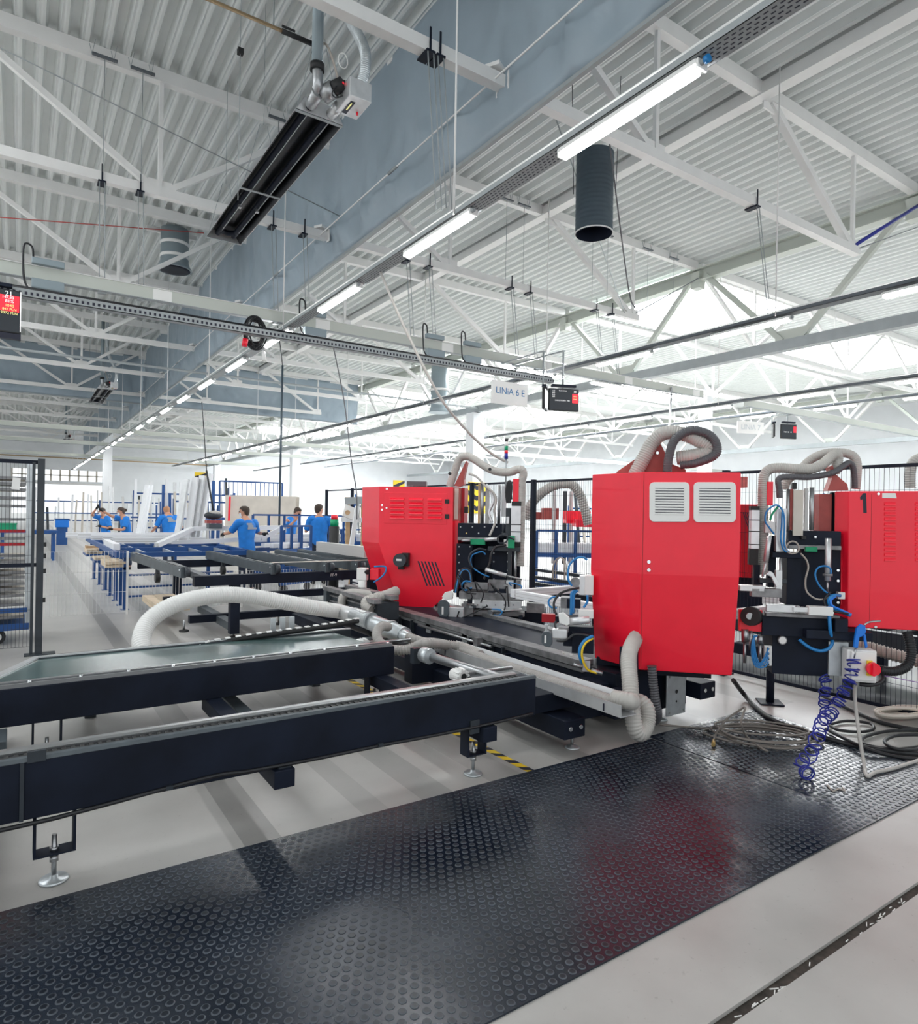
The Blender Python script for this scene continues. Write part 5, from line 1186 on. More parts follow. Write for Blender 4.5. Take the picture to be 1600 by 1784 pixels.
for i, (xa, xb) in enumerate(((1.71, 1.50), (2.85, 2.68), (3.62, 3.36), (4.10, 3.87), (4.52, 4.3), (4.95, 4.73), (5.4, 5.15))):
    ya = 8.68 if i < 4 else 8.9
    xb = xa + (xb - xa) * (11.85 - ya) / (12.75 - ya)
    r_ = MB().bar((xa, ya, .885), (xb, 11.85, .885), .065, .13).build('rail', 'slate', t, .004)
    MB().bar((xa + .012, ya, .953), (xb + .012, 11.85, .953), .05, .012).build('rail_belt', 'anthracite', r_)
    MB().cyl((xa + .01, ya, .893), (xa + .075, ya, .893), .062, 14).build('end_roller', 'anthracite', r_); MB().cyl((xa - .045, ya + .05, .915), (xa - .033, ya + .05, .915), .012, 8).build('bolt', 'chrome', r_)
for x, y in ((1.66, 10.2), (2.77, 11.0)):
    b = MB().ob((x, y, .78), (.05, .08, .14)).build('castor_bracket', 'anthracite', t); MB().cyl((x - .03, y, .69), (x + .03, y, .69), .075, 16).build('castor', 'rubber', b)
MB().box(2.9, 8.9, .955, 5.2, 9.0, .9601).box(2.9, 8.9, .84, 3.0, 11.6, .855).build('cable_duct', 'board', t).hide_render = False
text('marking', 'FF-9', .055, frame_mtx((3.72, 8.718, .775), (1, 0, 0), (0, -1, 0)), 'plastic_white', t, .0005)
for k in range(3): tag(MB().box(1.98 + k * .09, 6.10, .5, 2.03 + k * .09, 6.12, .5 + .17).build('bracket_plate', 'galv'), '%s of three small light brackets standing on the bed behind the energy chain' % ['leftmost', 'middle one', 'rightmost'][k], 'bracket', 'three small light brackets')
t = thing('air_unit', 'white and red air preparation unit beside the left red cabinet', 'air unit', ad(640, 1030, 8.5))
c = ad(632, 1000, 8.4); MB().ob(c, (.13, .1, .16), ANG).build('regulator', 'plastic_white', t, .01); MB().cyl(c + V((0, 0, -.08)), c + V((0, 0, -.26)), .055, 14).build('filter_bowl', 'plastic_white', t)
MB().cyl(c + V((.02, -.06, .03)), c + V((.03, -.09, .03)), .03, 14).build('gauge', 'rubber', t); MB().ob(c + V((.14, -.08, .0)), (.12, .1, .14), ANG).build('valve', 'red', t, .008)
MB().tube([c + V((.1, -.12, -.1)), c + V((.2, -.2, 0)), c + V((.22, -.2, .1)), c + V((.1, -.12, .1))], .012, 6).build('air_tube', 'blue_tube', t)

# ================================================================ BLUE ASSEMBLY TABLE
t = thing('assembly_table', 'long blue steel assembly table of open slats with thin legs', 'table', (2.3, 20, 0))
X0, X1, Y0, Y1, ZT = 1.3, 3.45, 11.95, 17.6, .96
MB().box(X0 + .003, Y0 - .004, ZT - .10, X1 - .003, Y0 + .06, ZT - .02).build('front_beam', 'blue_steel', t); MB().box(X0, Y0, ZT - .08, X0 + .06, Y1, ZT).build('side_beam', 'blue_steel', t); MB().box(X1 - .06, Y0, ZT - .08, X1, Y1, ZT).build('side_beam', 'blue_steel', t)
k = 0; y = Y0 + 1.1
while y < Y1: MB().box(X0 + .06, y, ZT - .17, X1 - .06, y + .04, ZT).build('slat', 'blue_steel', t); y += 1.0
for x in (1.75, 2.2, 2.65, 3.1): MB().box(x, Y0 + .06, ZT - .10, x + .02, Y1, ZT - .02).build('slat', 'galv', t)
for y in (12.03, 12.6, 13.3, 14.07, 15.0, 16.1, 17.4):
    MB().box(1.44, y - .03, 0, 1.5, y + .03, ZT - .08).build('leg', 'blue_steel', t); MB().ob((1.47, y, .005), (.12, .12, .01)).build('foot_plate', 'blue_steel', t)
for y in (14, 17.4): MB().box(3.2, y - .03, 0, 3.26, y + .03, ZT - .08).build('leg', 'blue_steel', t)
for z in (.2, .35, .55): MB().box(1.47, 12.0, z, 3.2, 12.04, z + .03).build('brace', 'blue_steel', t)
for y in (12.0, 13.6, 15.4): MB().box(1.16, y, .66, 1.5, y + .9, .70).build('side_shelf', 'blue_steel', t)
def stack(name, lab, x, y, z, w, l, n, grp):
    t = thing(name, lab, 'timber', (x, y, z), grp)
    for j in range(n):
        for i in range(3): MB().box(x + i * w / 3 + .006, y + R.uniform(-.03, .03), z + j * .05, x + (i + 1) * w / 3, y + l, z + j * .05 + .045).build('batten', 'wood_pale', t)
stack('timber_stack', 'pale timber battens on the nearest side shelf of the blue table', 1.17, 12.0, .70, .3, .8, 2, 'timber stacks by the blue table')
stack('timber_stack', 'pale timber battens on the second side shelf of the blue table', 1.17, 13.65, .70, .28, .7, 1, 'timber stacks by the blue table')
stack('timber_stack', 'pale timber battens on the third side shelf of the blue table', 1.17, 15.45, .70, .28, .7, 2, 'timber stacks by the blue table')
stack('timber_stack', 'pale timber pallet boards low before the low white fence', 1.62, 10.0, .22, .45, 1.3, 2, 'timber stacks by the blue table')
stack('timber_stack', 'pale timber boards under the outfeed table rails on the right', 4.9, 11.2, .55, .4, 1.0, 2, 'timber stacks by the blue table')
t = thing('cardboard_box', 'brown cardboard box on the third side shelf of the blue table', 'box', (1.35, 16.2, .7)); MB().box(1.2, 16.0, .7, 1.48, 16.35, .84).build('carton', 'wood', t); MB().box(1.25, 16.0, .84, 1.43, 16.35, .845).build('flap', 'board', t)
# white frame profiles lying on the table
def bar(name, lab, p, q, w=.075, h=.07, m='pvc', grp=None, cat='profile'):
    o = MB().bar(p, q, w, h).build(name, m); tag(o, lab, cat, grp)
    d = (V(q) - V(p)).normalized(); s = d.cross(V((0, 0, 1))) * (w / 2 + .001)
    for k in (-.2, .22): MB().bar(V(p) + s + V((0, 0, k * h)), V(q) + s + V((0, 0, k * h)), .003, h * .12).build('groove', 'pvc_grey', o)
    return o
G = 'white frame profiles on the blue table'
for i, (y, xa, xb, l) in enumerate(((14.6, 1.55, 3.3, 'nearest white profile lying across the blue table'), (15.4, 1.45, 3.4, 'second white profile lying across the blue table'), (16.2, 1.3, 3.5, 'third white profile lying across the blue table'), (16.9, 1.1, 3.6, 'fourth white profile lying across the blue table'), (17.5, .9, 3.8, 'farthest white profile lying across the blue table'))):
    bar('frame_profile', l, (xa, y, ZT + .06), (xb, y - .05, ZT + .05), .11, .12, 'pvc', G)
bar('frame_profile', 'white profile lying lengthwise on the left edge of the blue table', (1.38, 12.4, ZT + .05), (1.40, 14.2, ZT + .05), .1, .1, 'pvc', G)
# the frame held by the man in front
t = thing('window_frame_blank', 'white grey window frame tilted in the gloved hands of a person', 'window frame', ad(380, 935, 12.6), None, 'thing')
c0 = ad(273, 950, 12.6); c1 = ad(336, 921, 13.75); c2 = ad(495, 919, 13.9); c3 = ad(455, 938, 13.7); c4 = ad(300, 946, 13.4)
for a, b in ((c0, c1), (c1, c2), (c2, c3), (c3, c4)): MB().bar(a, b, .10, .09).build('frame_profile', 'pvc', t)
for k in (-.018, .02): MB().bar(c0 + V((0, -.052, k)), c1 + V((0, -.052, k)), .006, .012).build('groove', 'pvc_grey', t); MB().bar(c1 + V((0, -.052, k)), c2 + V((0, -.052, k)), .006, .012).build('groove', 'pvc_grey', t)
# leaning tall frames
for i, (xa, xb, l) in enumerate(((308, 325, 'first tall'), (326, 341, 'second tall'), (336, 353, 'third tall'), (345, 366, 'fourth tall'))):
    a = ad(xa, 922, 13.6 + i * .1); b = ad(xb, 835 - i * 3, 13.9 + i * .1)
    bar('leaning_profile', '%s white frame profile leaning beside the person lifting the frame, counted from the left' % l, (a.x, a.y, ZT + .02), b, .12, .07, 'pvc' if i % 2 else 'alu', 'tall leaning frame profiles')
for i, (xa, xb) in enumerate(((240, 257), (247, 263))):
    a = ad(xa, 914, 15.4 + .25 * i); b = ad(xb, 845, 15.7 + .25 * i)
    bar('leaning_profile', '%s of two white profiles leaning left of the bending person' % ['left', 'right'][i], (a.x, a.y, ZT + .02), b, .10, .06, 'pvc', 'tall leaning frame profiles')

# ================================================================ PROFILE RACKS, TROLLEYS AND FRAMES IN THE BACKGROUND
rack_bar = None
def rack(lab, x, y, w, h, n, rz=0., m='blue_steel', seed=1):
    global rack_bar
    r = random.Random(seed)
    t = thing('profile_rack', lab, 'rack', (x, y, 0), 'profile racks at the back'); c, s = math.cos(rz), math.sin(rz)
    def w_(u, v): return V((x + u * c - v * s, y + u * s + v * c, 0))
    for u in (0, w / 2, w):
        p = w_(u, 0); MB().bar(p, p + V((0, 0, h)), .07).build('post', m, t)
        p = w_(u, -.7); MB().bar(p, p + V((0, 0, .3)), .07).build('foot', m, t)
    for z in (.25, .9, h - .1): MB().bar(w_(0, 0) + V((0, 0, z)), w_(w, 0) + V((0, 0, z)), .05, .06).build('rail', m, t)
    for z in (.25, 1.3): MB().bar(w_(0, -.7) + V((0, 0, z)), w_(w, -.7) + V((0, 0, z)), .05, .06).build('rail', m, t)
    L = lab.split(',')[0].replace(' rack', '')
    mats = ['pvc', 'pvc', 'pvc_grey', 'alu', 'board', 'anthracite', 'blue_steel']
    n = min(24, int(n * 1.45))
    for i in range(n):
        u = w * (i + .5) / n + r.uniform(-.04, .04); hh = r.uniform(1.3, 2.5); p = w_(u, -.45 + r.uniform(-.2, .2)); p.z = .29
        mm = mats[int(r.random() * 7)]; o = MB().bar(p, p + V((r.uniform(-.08, .08), .25, hh)), r.uniform(.05, .11), .06).build('stored_profile', mm)
        tag(o, '%s upright profile from the left, %s, in the %s rack' % (ORD[i], {'pvc': 'white', 'pvc_grey': 'grey', 'alu': 'silver', 'board': 'beige', 'anthracite': 'dark', 'blue_steel': 'blue'}[mm], L), 'profile', 'profiles stored in the %s rack' % L)
rack('blue steel, far rack left of the reaching person', .6, 40, 6.0, 2.0, 22, 0, 'blue_steel', 1)
rack('blue wire backed, rack behind the reaching person', 3.6, 27.5, 3.6, 2.3, 16, -.25, 'blue_steel', 2)
rack('blue mid hall, rack behind the bending person', 4.6, 25.2, 2.6, 2.0, 12, -.2, 'blue_steel', 3)
rack('grey tall, rack between the two distant persons', 10.3, 22, 3.2, 2.2, 18, -.45, 'grey_paint', 4)
rack('blue low, rack by the far column', 13.8, 30, 4, 2.0, 14, -.3, 'blue_steel', 5)
rack('blue bright bay, rack behind the wire fence', 16.5, 17.5, 5, 2.0, 16, -.6, 'blue_steel', 6)
rack('white far right, rack in the bright bay', 23, 16, 6, 2.2, 16, -.8, 'white_steel', 7)
chevron(6.0, 27.4, 2.1, 3.1, .5, 'small yellow and black board above the rack behind the reaching person', 's', True)
chevron(12.4, 22.8, 1.7, 2.9, .5, 'yellow and black striped board between the two distant persons', 's', True)
t = thing('board_stack', 'stack of tall beige boards standing behind the person lifting the frame', 'board', (7.5, 20.2, 0))
for i in range(4):
    a = ad(392 + i * 3, 915, 20.5 + i * .15); b = ad(515 + i * 2, 915, 20.8 + i * .15); MB().bar((a.x, a.y, 1.05), (b.x, b.y, 1.05), .03, 2.1).build('board', 'board', t)
a = ad(399, 880, 20.3); MB().bar((a.x, a.y - .02, 1.3), (a.x + .02, a.y - .02, 2.05), .06, .02).build('red_strap', 'red', t)
t = thing('mesh_frame', 'tall dark blue open frame with a barred top behind the person lifting the frame', 'frame', (7.8, 23, 0))
a = ad(383, 838, 23); b = ad(492, 842, 23.4)
for p in (a, b): MB().bar((p.x, p.y, 0), p, .05).build('post', 'blue_steel', t)
MB().bar(a, b, .05).build('top_rail', 'blue_steel', t); MB().bar(a - V((0, 0, .5)), b - V((0, 0, .5)), .03).build('rail', 'blue_steel', t)
for k in range(1, 14): p = a.lerp(b, k / 14); MB().bar(p, p - V((0, 0, .5)), .02).build('bar', 'blue_steel', t)
t = thing('glass_lifter', 'dark vacuum lifting tool hanging beside the person lifting the frame', 'lifter', ad(372, 905, 13.6))
c = ad(372, 898, 13.6); MB().sph(c, .19, 14, (1, .7, .45)).build('shell', 'anthracite', t); MB().sph(c + V((.02, -.03, .05)), .13, 12, (1, .7, .4)).build('cover', 'hose_grey', t); MB().ob(c + V((0, 0, -.13)), (.3, .2, .06)).build('valve_block', 'red_dull', t)
MB().ob(c + V((.02, 0, -.22)), (.26, .22, .10)).build('suction_block', 'slate', t); MB().cyl(c + V((0, 0, .08)), ad(360, 820, 13.9), .02, 8).build('suspension', 'cable', t); MB().cyl(ad(360, 820, 13.9), ad(352, 700, 14.4), .01, 6).build('cable', 'cable', t)
def trolley(lab, x, y, w, d, h, rz, m, load):
    t = thing('stacking_trolley', lab, 'trolley', (x, y, 0), 'blue stacking trolleys'); c, s = math.cos(rz), math.sin(rz)
    def w_(u, v, z): return V((x + u * c - v * s, y + u * s + v * c, z))
    MB().bar(w_(0, 0, .2), w_(w, 0, .2), .08, .08).build('base_beam', m, t); MB().bar(w_(0, d, .2), w_(w, d, .2), .08, .08).build('base_beam', m, t)
    MB().bar(w_(0, 0, .85), w_(w, 0, .85), .07, .08).build('deck_beam', m, t); MB().bar(w_(0, d, .85), w_(w, d, .85), .07, .08).build('deck_beam', m, t); MB().bar(w_(0, 0, h), w_(w, 0, h), .04).build('top_rail', m, t)
    n = max(3, int(w / .35))
    for k in range(n + 1): MB().bar(w_(w * k / n, 0, .2), w_(w * k / n, 0, h), .05).build('stake', m, t)
    for u, v in ((.1, 0), (w - .1, 0), (.1, d), (w - .1, d)): MB().cyl(w_(u, v - .03, .08), w_(u, v + .03, .08), .08, 12).build('wheel', 'rubber', t)
    for k in range(load):
        o = MB().bar(w_(.05, d * (k % 3 + .3) / 3, .945 + .1 * (k // 3)), w_(w - .05, d * (k % 3 + .3) / 3, .945 + .1 * (k // 3)), .1, .085).build('stacked_profile', 'pvc')
        tag(o, '%s white profile stacked on the %s' % (ORD[k], lab), 'profile', 'white profiles on the ' + lab)
a = ad(440, 950, 15.6); trolley('blue stake trolley right of the frame lifter', a.x, a.y, 2.2, .8, 1.55, -.15, 'blue_steel', 4)
a = ad(490, 950, 13.2); trolley('blue upright trolley with red straps behind the outfeed rails', a.x, a.y, .9, .7, 1.35, .5, 'blue_steel', 3)
a = ad(545, 945, 16.5); trolley('blue low trolley with white profiles by the distant person', a.x, a.y, 1.4, .8, 1.2, -.3, 'blue_steel', 6)
a = ad(935, 960, 13.4); trolley('blue trolley behind the black fence between the red cabinets', a.x, a.y, 2.0, .8, 1.35, -.55, 'blue_steel', 6)
t = thing('wooden_easel', 'wooden easel frame with grey crossboard left of the red cabinet', 'frame', ad(620, 950, 13.8))
for x in (607, 634): a = ad(x, 945, 13.8); a.z = 0; b = ad(x - 1, 866, 13.8); MB().bar(a, b, .09, .04).build('upright', 'wood', t)
MB().bar(ad(601, 873, 13.7), ad(641, 871, 13.7), .04, .15).build('crossboard', 'grey_paint', t); MB().bar(ad(595, 905, 13.75), ad(660, 907, 13.75), .05, .10).build('shelf_rail', 'alu', t)
t = thing('sample_frame', 'white window sample with an arched cutout leaning on the wooden easel', 'window frame', ad(610, 920, 13.5))
a, b, c_, d_ = ad(597, 900, 13.4), ad(602, 882, 13.5), ad(621, 883, 13.5), ad(615, 905, 13.4); MB().bar(a.lerp(d_, .5), b.lerp(c_, .5), .25, .03, (0, -1, .1)).build('panel', 'plastic_white', t)
MB().cyl(ad(606, 893, 13.36), ad(606, 893, 13.4), .05, 12).build('arch', 'wood', t); q_ = ad(601, 948, 13.3); q_.z = 0; MB().bar(q_, ad(623, 882, 13.4), .09, .05).build('stile', 'pvc', t)
t = thing('vacuum_drum', 'small industrial vacuum, red and green band on a black body', 'vacuum', ad(583, 945, 11.5)); c = ad(583, 905, 11.5)
MB().cyl((c.x, c.y, 0), c + V((0, 0, -.12)), .09, 14).build('body', 'rubber', t); MB().cyl(c + V((0, 0, -.12)), c + V((0, 0, .0)), .075, 14).build('band', 'green', t); MB().cyl(c, c + V((0, 0, .08)), .06, 14).build('cap', 'red', t)
bar('side_guide', 'long grey beam lying beside the outfeed rails by the red cabinet', ad(556, 952, 10.9), ad(640, 962, 9.7), .1, .16, 'pvc_grey')
# second welding line behind the fence and the fourth head
t = thing('welding_head', 'dark red welding head behind the right one, slanted black slots', 'machine', (6.0, 4.6, .4), 'red welding heads of the frame welder')
H = Head(t, tuple(ad(1300, 960, 7.0)), 1240, 740, 3.567)
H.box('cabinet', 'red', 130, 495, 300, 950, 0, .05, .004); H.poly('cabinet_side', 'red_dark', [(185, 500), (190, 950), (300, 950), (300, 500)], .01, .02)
for i in range(5): H.poly('vent_slot', 'ink_black', [(195 + i * 12, 545 + i), (200 + i * 12, 545 + i), (240 + i * 12, 665), (235 + i * 12, 665)], .014, .004)
H.box('base', 'black', 130, 950, 320, 1150, -.05, .05)
t = thing('far_machine', 'second red welding line beyond the fence between the cabinets', 'machine', (8.6, 9.6, 0))
for (x0, y0, x1, y1, D, m, nm) in ((948, 885, 968, 905, 15, 'red_dull', 'cabinet'), (985, 890, 1025, 912, 14, 'red', 'cabinet'), (1000, 905, 1030, 918, 13.5, 'red', 'guard'), (930, 892, 948, 905, 15.5, 'red_dull', 'guard'), (1200, 830, 1300, 850, 18, 'red_dull', 'cabinet')):
    a = ad(x0, y0, D); b = ad(x1, y1, D); MB().ob((a + b) / 2, ((a - b).length * .9, .5, abs(a.z - b.z)), -.59).build(nm, m, t)
for y, z in ((0, .55), (.25, .62), (.6, .7)): a = ad(930, 985, 10.8); b = ad(1035, 990, 9.6); MB().bar((a.x + y, a.y + y, z), (b.x + y, b.y + y, z), .09, .05).build('roller_rail', 'anthracite', t)
a = ad(930, 1020, 10.6); b = ad(1035, 1025, 9.4); MB().bar((a.x, a.y, .42), (b.x, b.y, .42), .1, .2).build('side_beam', 'black', t)
for x in (966, 985, 996): a = ad(x, 860, 14.5); MB().bar((a.x, a.y, .6), (a.x, a.y, 2.2), .06).build('upright', 'pvc_grey' if x != 985 else 'anthracite', t)
hose('beige_hose', 'fat beige hose arching behind the wire fence between the red cabinets', [ad(915, 905, 10.4), ad(925, 880, 10.4), ad(945, 858, 10.4), ad(970, 845, 10.4), ad(995, 844, 10.4), ad(1010, 860, 10.4), ad(1020, 890, 10.4), ad(1026, 915, 10.4)], .08, 'hose_grey', .04)
hose('grey_hose', 'grey hose end showing above the fence at the right edge', [ad(1586, 850, 9), ad(1586, 825, 9), ad(1592, 805, 9), ad(1610, 797, 9), ad(1640, 800, 9)], .07, 'hose_grey', .03)
for i, p in enumerate((972, 986)): pass
t = thing('rope_bundle', 'bundle of pale cords hung on the fence between the red cabinets', 'rope', ax(976, 985, 6.31))
for k in range(8):
    o_ = R.uniform(-3, 3); MB().tube([ax(966 + o_, 1010, 6.31), ax(967 + o_, 985, 6.31), ax(974 + o_ * .6, 972, 6.34), ax(984 + o_ * .6, 978, 6.31), ax(987 + o_, 1010, 6.31)], .008, 5, 4).build('cord', 'cable_beige', t)
# signal tower
t = thing('signal_tower', 'signal tower light, green over red over dark blue, above the fence', 'signal light', ad(882, 812, 8.4))
c = ad(882, 812, 8.4)
for z0, z1, m, nm in ((-.35, .09, 'grey_paint', 'stem'), (.09, .16, 'blue_coil', 'lens'), (.16, .20, 'red', 'lens'), (.20, .255, 'green', 'lens'), (.255, .31, 'plastic_white', 'lens'), (.31, .35, 'rubber', 'cap')):
    MB().cyl(c + V((0, 0, z0)), c + V((0, 0, z1)), .01 if nm == 'stem' else .024, 12).build(nm, m, t)
# loose cover on the fence above the left cabinet
tag(MB().ob(ad(727, 843, 8.75), (.26, .2, .06), -.6).build('folded_cover', 'hose_dark'), 'small folded dark cover on top of the left red cabinet', 'cover')

# ================================================================ THINGS ON THE FLOOR AT THE RIGHT
t = thing('hose_coil', 'coil of beige grey air hose lying on the mat', 'hose', (4.75, 2.8, .01))
for k in range(6):
    cx, cy = 4.72 + R.uniform(-.05, .05), 2.83 + R.uniform(-.05, .05); ra, rb = .34 + R.uniform(-.09, .10), .20 + R.uniform(-.06, .05); ph = -.75
    pts = []
    for j in range(12):
        a = j * math.pi / 6; u, v = ra * math.cos(a), rb * math.sin(a)
        pts.append((cx + u * math.cos(ph) - v * math.sin(ph), cy + u * math.sin(ph) + v * math.cos(ph), .024 + .012 * k + R.uniform(0, .008)))
    MB().tube(pts, .0078, 7, 4, closed=True).build('loop', 'hose_brown', t)
MB().tube([az(1244, 1292, .03), az(1248, 1278, .05), ad(1265, 1255, 5.0), ad(1285, 1240, 5.0), ad(1299, 1232, 5.0), ad(1295, 1245, 4.9), ad(1292, 1262, 4.8), az(1303, 1285, .06), az(1330, 1305, .05), az(1337, 1308, .03), az(1318, 1300, .03)], .0078, 7).build('loose_end', 'hose_brown', t)
MB().tube([az(1150, 1262, .012), az(1190, 1266, .012), az(1230, 1269, .015), az(1262, 1268, .05)], .0075, 7).build('loose_end', 'hose_brown', t)
MB().cyl(az(1244, 1290, .03), az(1243, 1298, .03), .014, 10).build('fitting', 'brass', t)
def cab(lab, pts, r, m='cable'): return tag(MB().tube(pts, r, 8, 8).build('floor_cable', m), lab, 'cable')
cab('thick black cable curving over the floor behind the hose coil', [ad(1278, 1185, 5.9), az(1297, 1210, .05), az(1320, 1235, .02), az(1350, 1256, .02), az(1400, 1274, .02), az(1460, 1292, .02), az(1530, 1306, .02), az(1620, 1316, .02)], .021)
cab('second black cable lying close beside the thick one at the right', [az(1440, 1270, .02), az(1500, 1300, .045), az(1560, 1318, .02), az(1620, 1324, .02)], .014)
cab('black cable loop on the pale floor behind the spiral hose', [az(1447, 1262, .02), az(1475, 1256, .02), az(1515, 1260, .02), az(1522, 1270, .02), az(1500, 1275, .02), az(1462, 1272, .02), az(1446, 1264, .02)], .012)
cab('black cable coil at the right edge of the floor', [az(1610, 1300, .02), az(1560, 1305, .02), az(1510, 1298, .02), az(1505, 1285, .02), az(1540, 1275, .02), az(1580, 1272, .02), az(1620, 1274, .02), az(1640, 1285, .03), az(1600, 1305, .04), az(1560, 1304, .05), az(1542, 1292, .05), az(1560, 1282, .05), az(1600, 1280, .05)], .013)
cab('dark cable lying along the foot of the wire fence', [az(1430, 1210, .03), az(1480, 1235, .02), az(1540, 1260, .02), az(1620, 1275, .02)], .017)
cab('small dark cable scrap on the mat by the spiral hose', [az(1442, 1368, .014), az(1452, 1378, .012), az(1462, 1374, .014), az(1472, 1378, .012), az(1468, 1372, .014)], .005, 'cable_beige')
cab('pale grey cable dropping from the isolator box to the mat', [ad(1492, 1188, 4.95), ad(1490, 1215, 4.8), ad(1496, 1270, 4.65), ad(1505, 1325, 4.55), az(1511, 1352, .02), az(1525, 1346, .02), az(1560, 1338, .02), az(1620, 1318, .02)], .012, 'hose_grey')
t = thing('rope_pile', 'pile of pale rope lying behind the fence at the right edge', 'rope', az(1570, 1240, 0))
for k in range(9):
    cx = 1572 + R.uniform(-8, 12); cy = 1240 + R.uniform(-4, 5)
    MB().tube([az(cx + 40 * math.cos(a), cy + 7 * math.sin(a), .02 + .01 * k) for a in [j * math.pi / 5 for j in range(10)]], .012, 6, 3, closed=True).build('loop', 'board', t)
b = MB().box(6.5, -3, .0, 11, 9, .012).build('rubber_mat', 'stud_rubber'); tag(b, 'dark rubber matting beyond the wire fence', 'mat')
t = thing('roller_conveyor', 'long dark roller conveyor standing behind the wire fence', 'conveyor', (7.7, 3, 0))
MB().box(7.35, -3, .30, 7.45, 7.5, .55).build('side_beam', 'anthracite', t); MB().box(8.1, -3, .30, 8.2, 7.5, .55).build('side_beam', 'anthracite', t)
for k in range(29): MB().cyl((7.45, -2.8 + k * .35, .52), (8.1, -2.8 + k * .35, .52), .03, 8).build('roller', 'alu_dirty', t)
for y in (-2.5, .5, 3.5, 7.2):
    for x in (7.4, 8.15): MB().box(x - .05, y - .04, 0.012, x + .05, y + .04, .3).build('leg', 'black', t)

# ================================================================ PEOPLE
def skin(name, vs, es, m, par, sub=2):
    me = bpy.data.meshes.new(name); c = ORG[par.name]
    me.from_pydata([tuple(V(p) - c) for p, r in vs], es, [])
    o = bpy.data.objects.new(name, me); COL.objects.link(o); o.parent = par; ORG[o.name] = c.copy()
    md = o.modifiers.new('skin', 'SKIN'); md.use_smooth_shade = True
    if not me.skin_vertices: me.attributes
    for i, (p, r) in enumerate(vs):
        sv = me.skin_vertices[0].data[i]; sv.radius = (r, r) if not isinstance(r, tuple) else r; sv.use_root = (i == 0)
    s = o.modifiers.new('sub', 'SUBSURF'); s.levels = sub; s.render_levels = sub
    me.materials.append(M[m])
    return o
def person(lab, x, y, face, lh, rh, lean=0., bend=0., hair='hair', turn=0., tilt=0., glove=True, mask='mask', sc=1., bun=False, bald=False, cap=None, prnt=True, trousers='jeans'):
    "face: heading of the front in radians (0 = +X); lean forwards; hands are world points"
    t = thing('person', lab, 'person', (x, y, 0))
    fw = V((math.cos(face), math.sin(face), 0)); rt = V((math.sin(face), -math.cos(face), 0)); O = V((x, y, 0))
    def w(a, b, z): return O + (rt * a + fw * b + V((0, 0, z))) * sc
    sp = []
    for z, d in ((.92, 0), (1.08, .02), (1.28, .0), (1.42, -.01), (1.52, .015)):
        h = z - .92; sp.append((math.sin(lean) * h + d * math.cos(lean), .92 + math.cos(lean) * h))
    def q(a, i, b=0., dz=0.): return w(a, sp[i][0] + b, sp[i][1] + dz)
    hd = w(0, sp[4][0] + .03 + math.sin(lean + tilt) * .13, sp[4][1] + math.cos(lean + tilt) * .13)
    vs = [(w(0, 0, .92), .12), (q(0, 1), .11), (q(0, 2), .12), (q(0, 3), .10), (q(0, 4), .055), (hd - V((0, 0, .03)), .07)]
    es = [(0, 1), (1, 2), (2, 3), (3, 4), (4, 5)]
    arms = {}
    for s, hp in ((-1, lh), (1, rh)):
        sh = q(s * .19, 3, 0, -.0); hp = V(hp); d = hp - sh
        Lm = .60 * sc
        if d.length > Lm * .985: hp = sh + d.normalized() * Lm * .985; d = hp - sh
        L1, L2 = .31 * sc, .29 * sc; dl = d.length; a = (L1 * L1 - L2 * L2 + dl * dl) / (2 * dl); hh = math.sqrt(max(0, L1 * L1 - a * a))
        ax_ = d.normalized(); pole = (rt * s * .7 - V((0, 0, 1)) - fw * .3); pole = (pole - ax_ * pole.dot(ax_)).normalized()
        el = sh + ax_ * a + pole * hh; fo = (hp - el).normalized(); arms[s] = (sh, el, hp, fo)
        k = len(vs); vs += [(q(s * .13, 3, 0, .0), .075), (sh, .06), (sh.lerp(el, .5), .047), (el, .038), (el.lerp(hp, .45), .037), (hp, .026), (hp + fo * .06 * sc, .030)]
        es += [(3, k), (k, k + 1), (k + 1, k + 2), (k + 2, k + 3), (k + 3, k + 4), (k + 4, k + 5), (k + 5, k + 6)]
    for s in (-1, 1):
        k = len(vs); vs += [(w(s * .095, 0, .86), .09), (w(s * .10, .01, .66), .075), (w(s * .105, .02, .48), .055), (w(s * .11, -.01, .30), .05), (w(s * .115, -.02, .09), .036), (w(s * .125, .09, .05), .036), (w(s * .13, .15, .04), .028)]
        es += [(0, k)] + [(k + i, k + i + 1) for i in range(6)]
    skin('body', vs, es, 'skin', t)
    # hands with five fingers
    for s in (-1, 1):
        sh, el, hp, fo = arms[s]; side = fo.cross(V((0, 0, 1))); side = side.normalized() if side.length > .1 else rt; dn = fo.cross(side)
        hb = MB(); pm = hp + fo * .05 * sc
        hb.rings([hp - fo * .02, hp + fo * .02, pm, hp + fo * .09 * sc], [.027 * sc, .034 * sc, .038 * sc, .03 * sc], 10)
        for i, (o_, L) in enumerate(((-.028, .068), (-.010, .078), (.010, .074), (.027, .058))):
            b = hp + fo * .085 * sc + side * o_ * sc; hb.tube([b, b + fo * L * .5 * sc - dn * .012 * s * sc, b + fo * L * sc * .8 - dn * .04 * sc * s], .0095 * sc, 6, 3)
        b = hp + fo * .03 * sc - side * .034 * s * sc; hb.tube([b, b + (fo * .035 - side * .03 * s) * sc, b + (fo * .075 - side * .025 * s) * sc], .011 * sc, 6, 3)
        hb.build('glove' if glove else 'hand', 'glove' if glove else 'skin', t)
    # shirt
    sb = MB(); cs = []; k0 = 0
    prof = [(0, -.06, .185, .13, -.06), (0, .02, .178, .125, 0), (1, 0, .168, .12, 0), (2, 0, .20, .132, 0), (3, -.03, .205, .125, 0), (3, .03, .17, .105, 0), (3, .07, .09, .07, 0), (4, -.02, .06, .06, 0)]
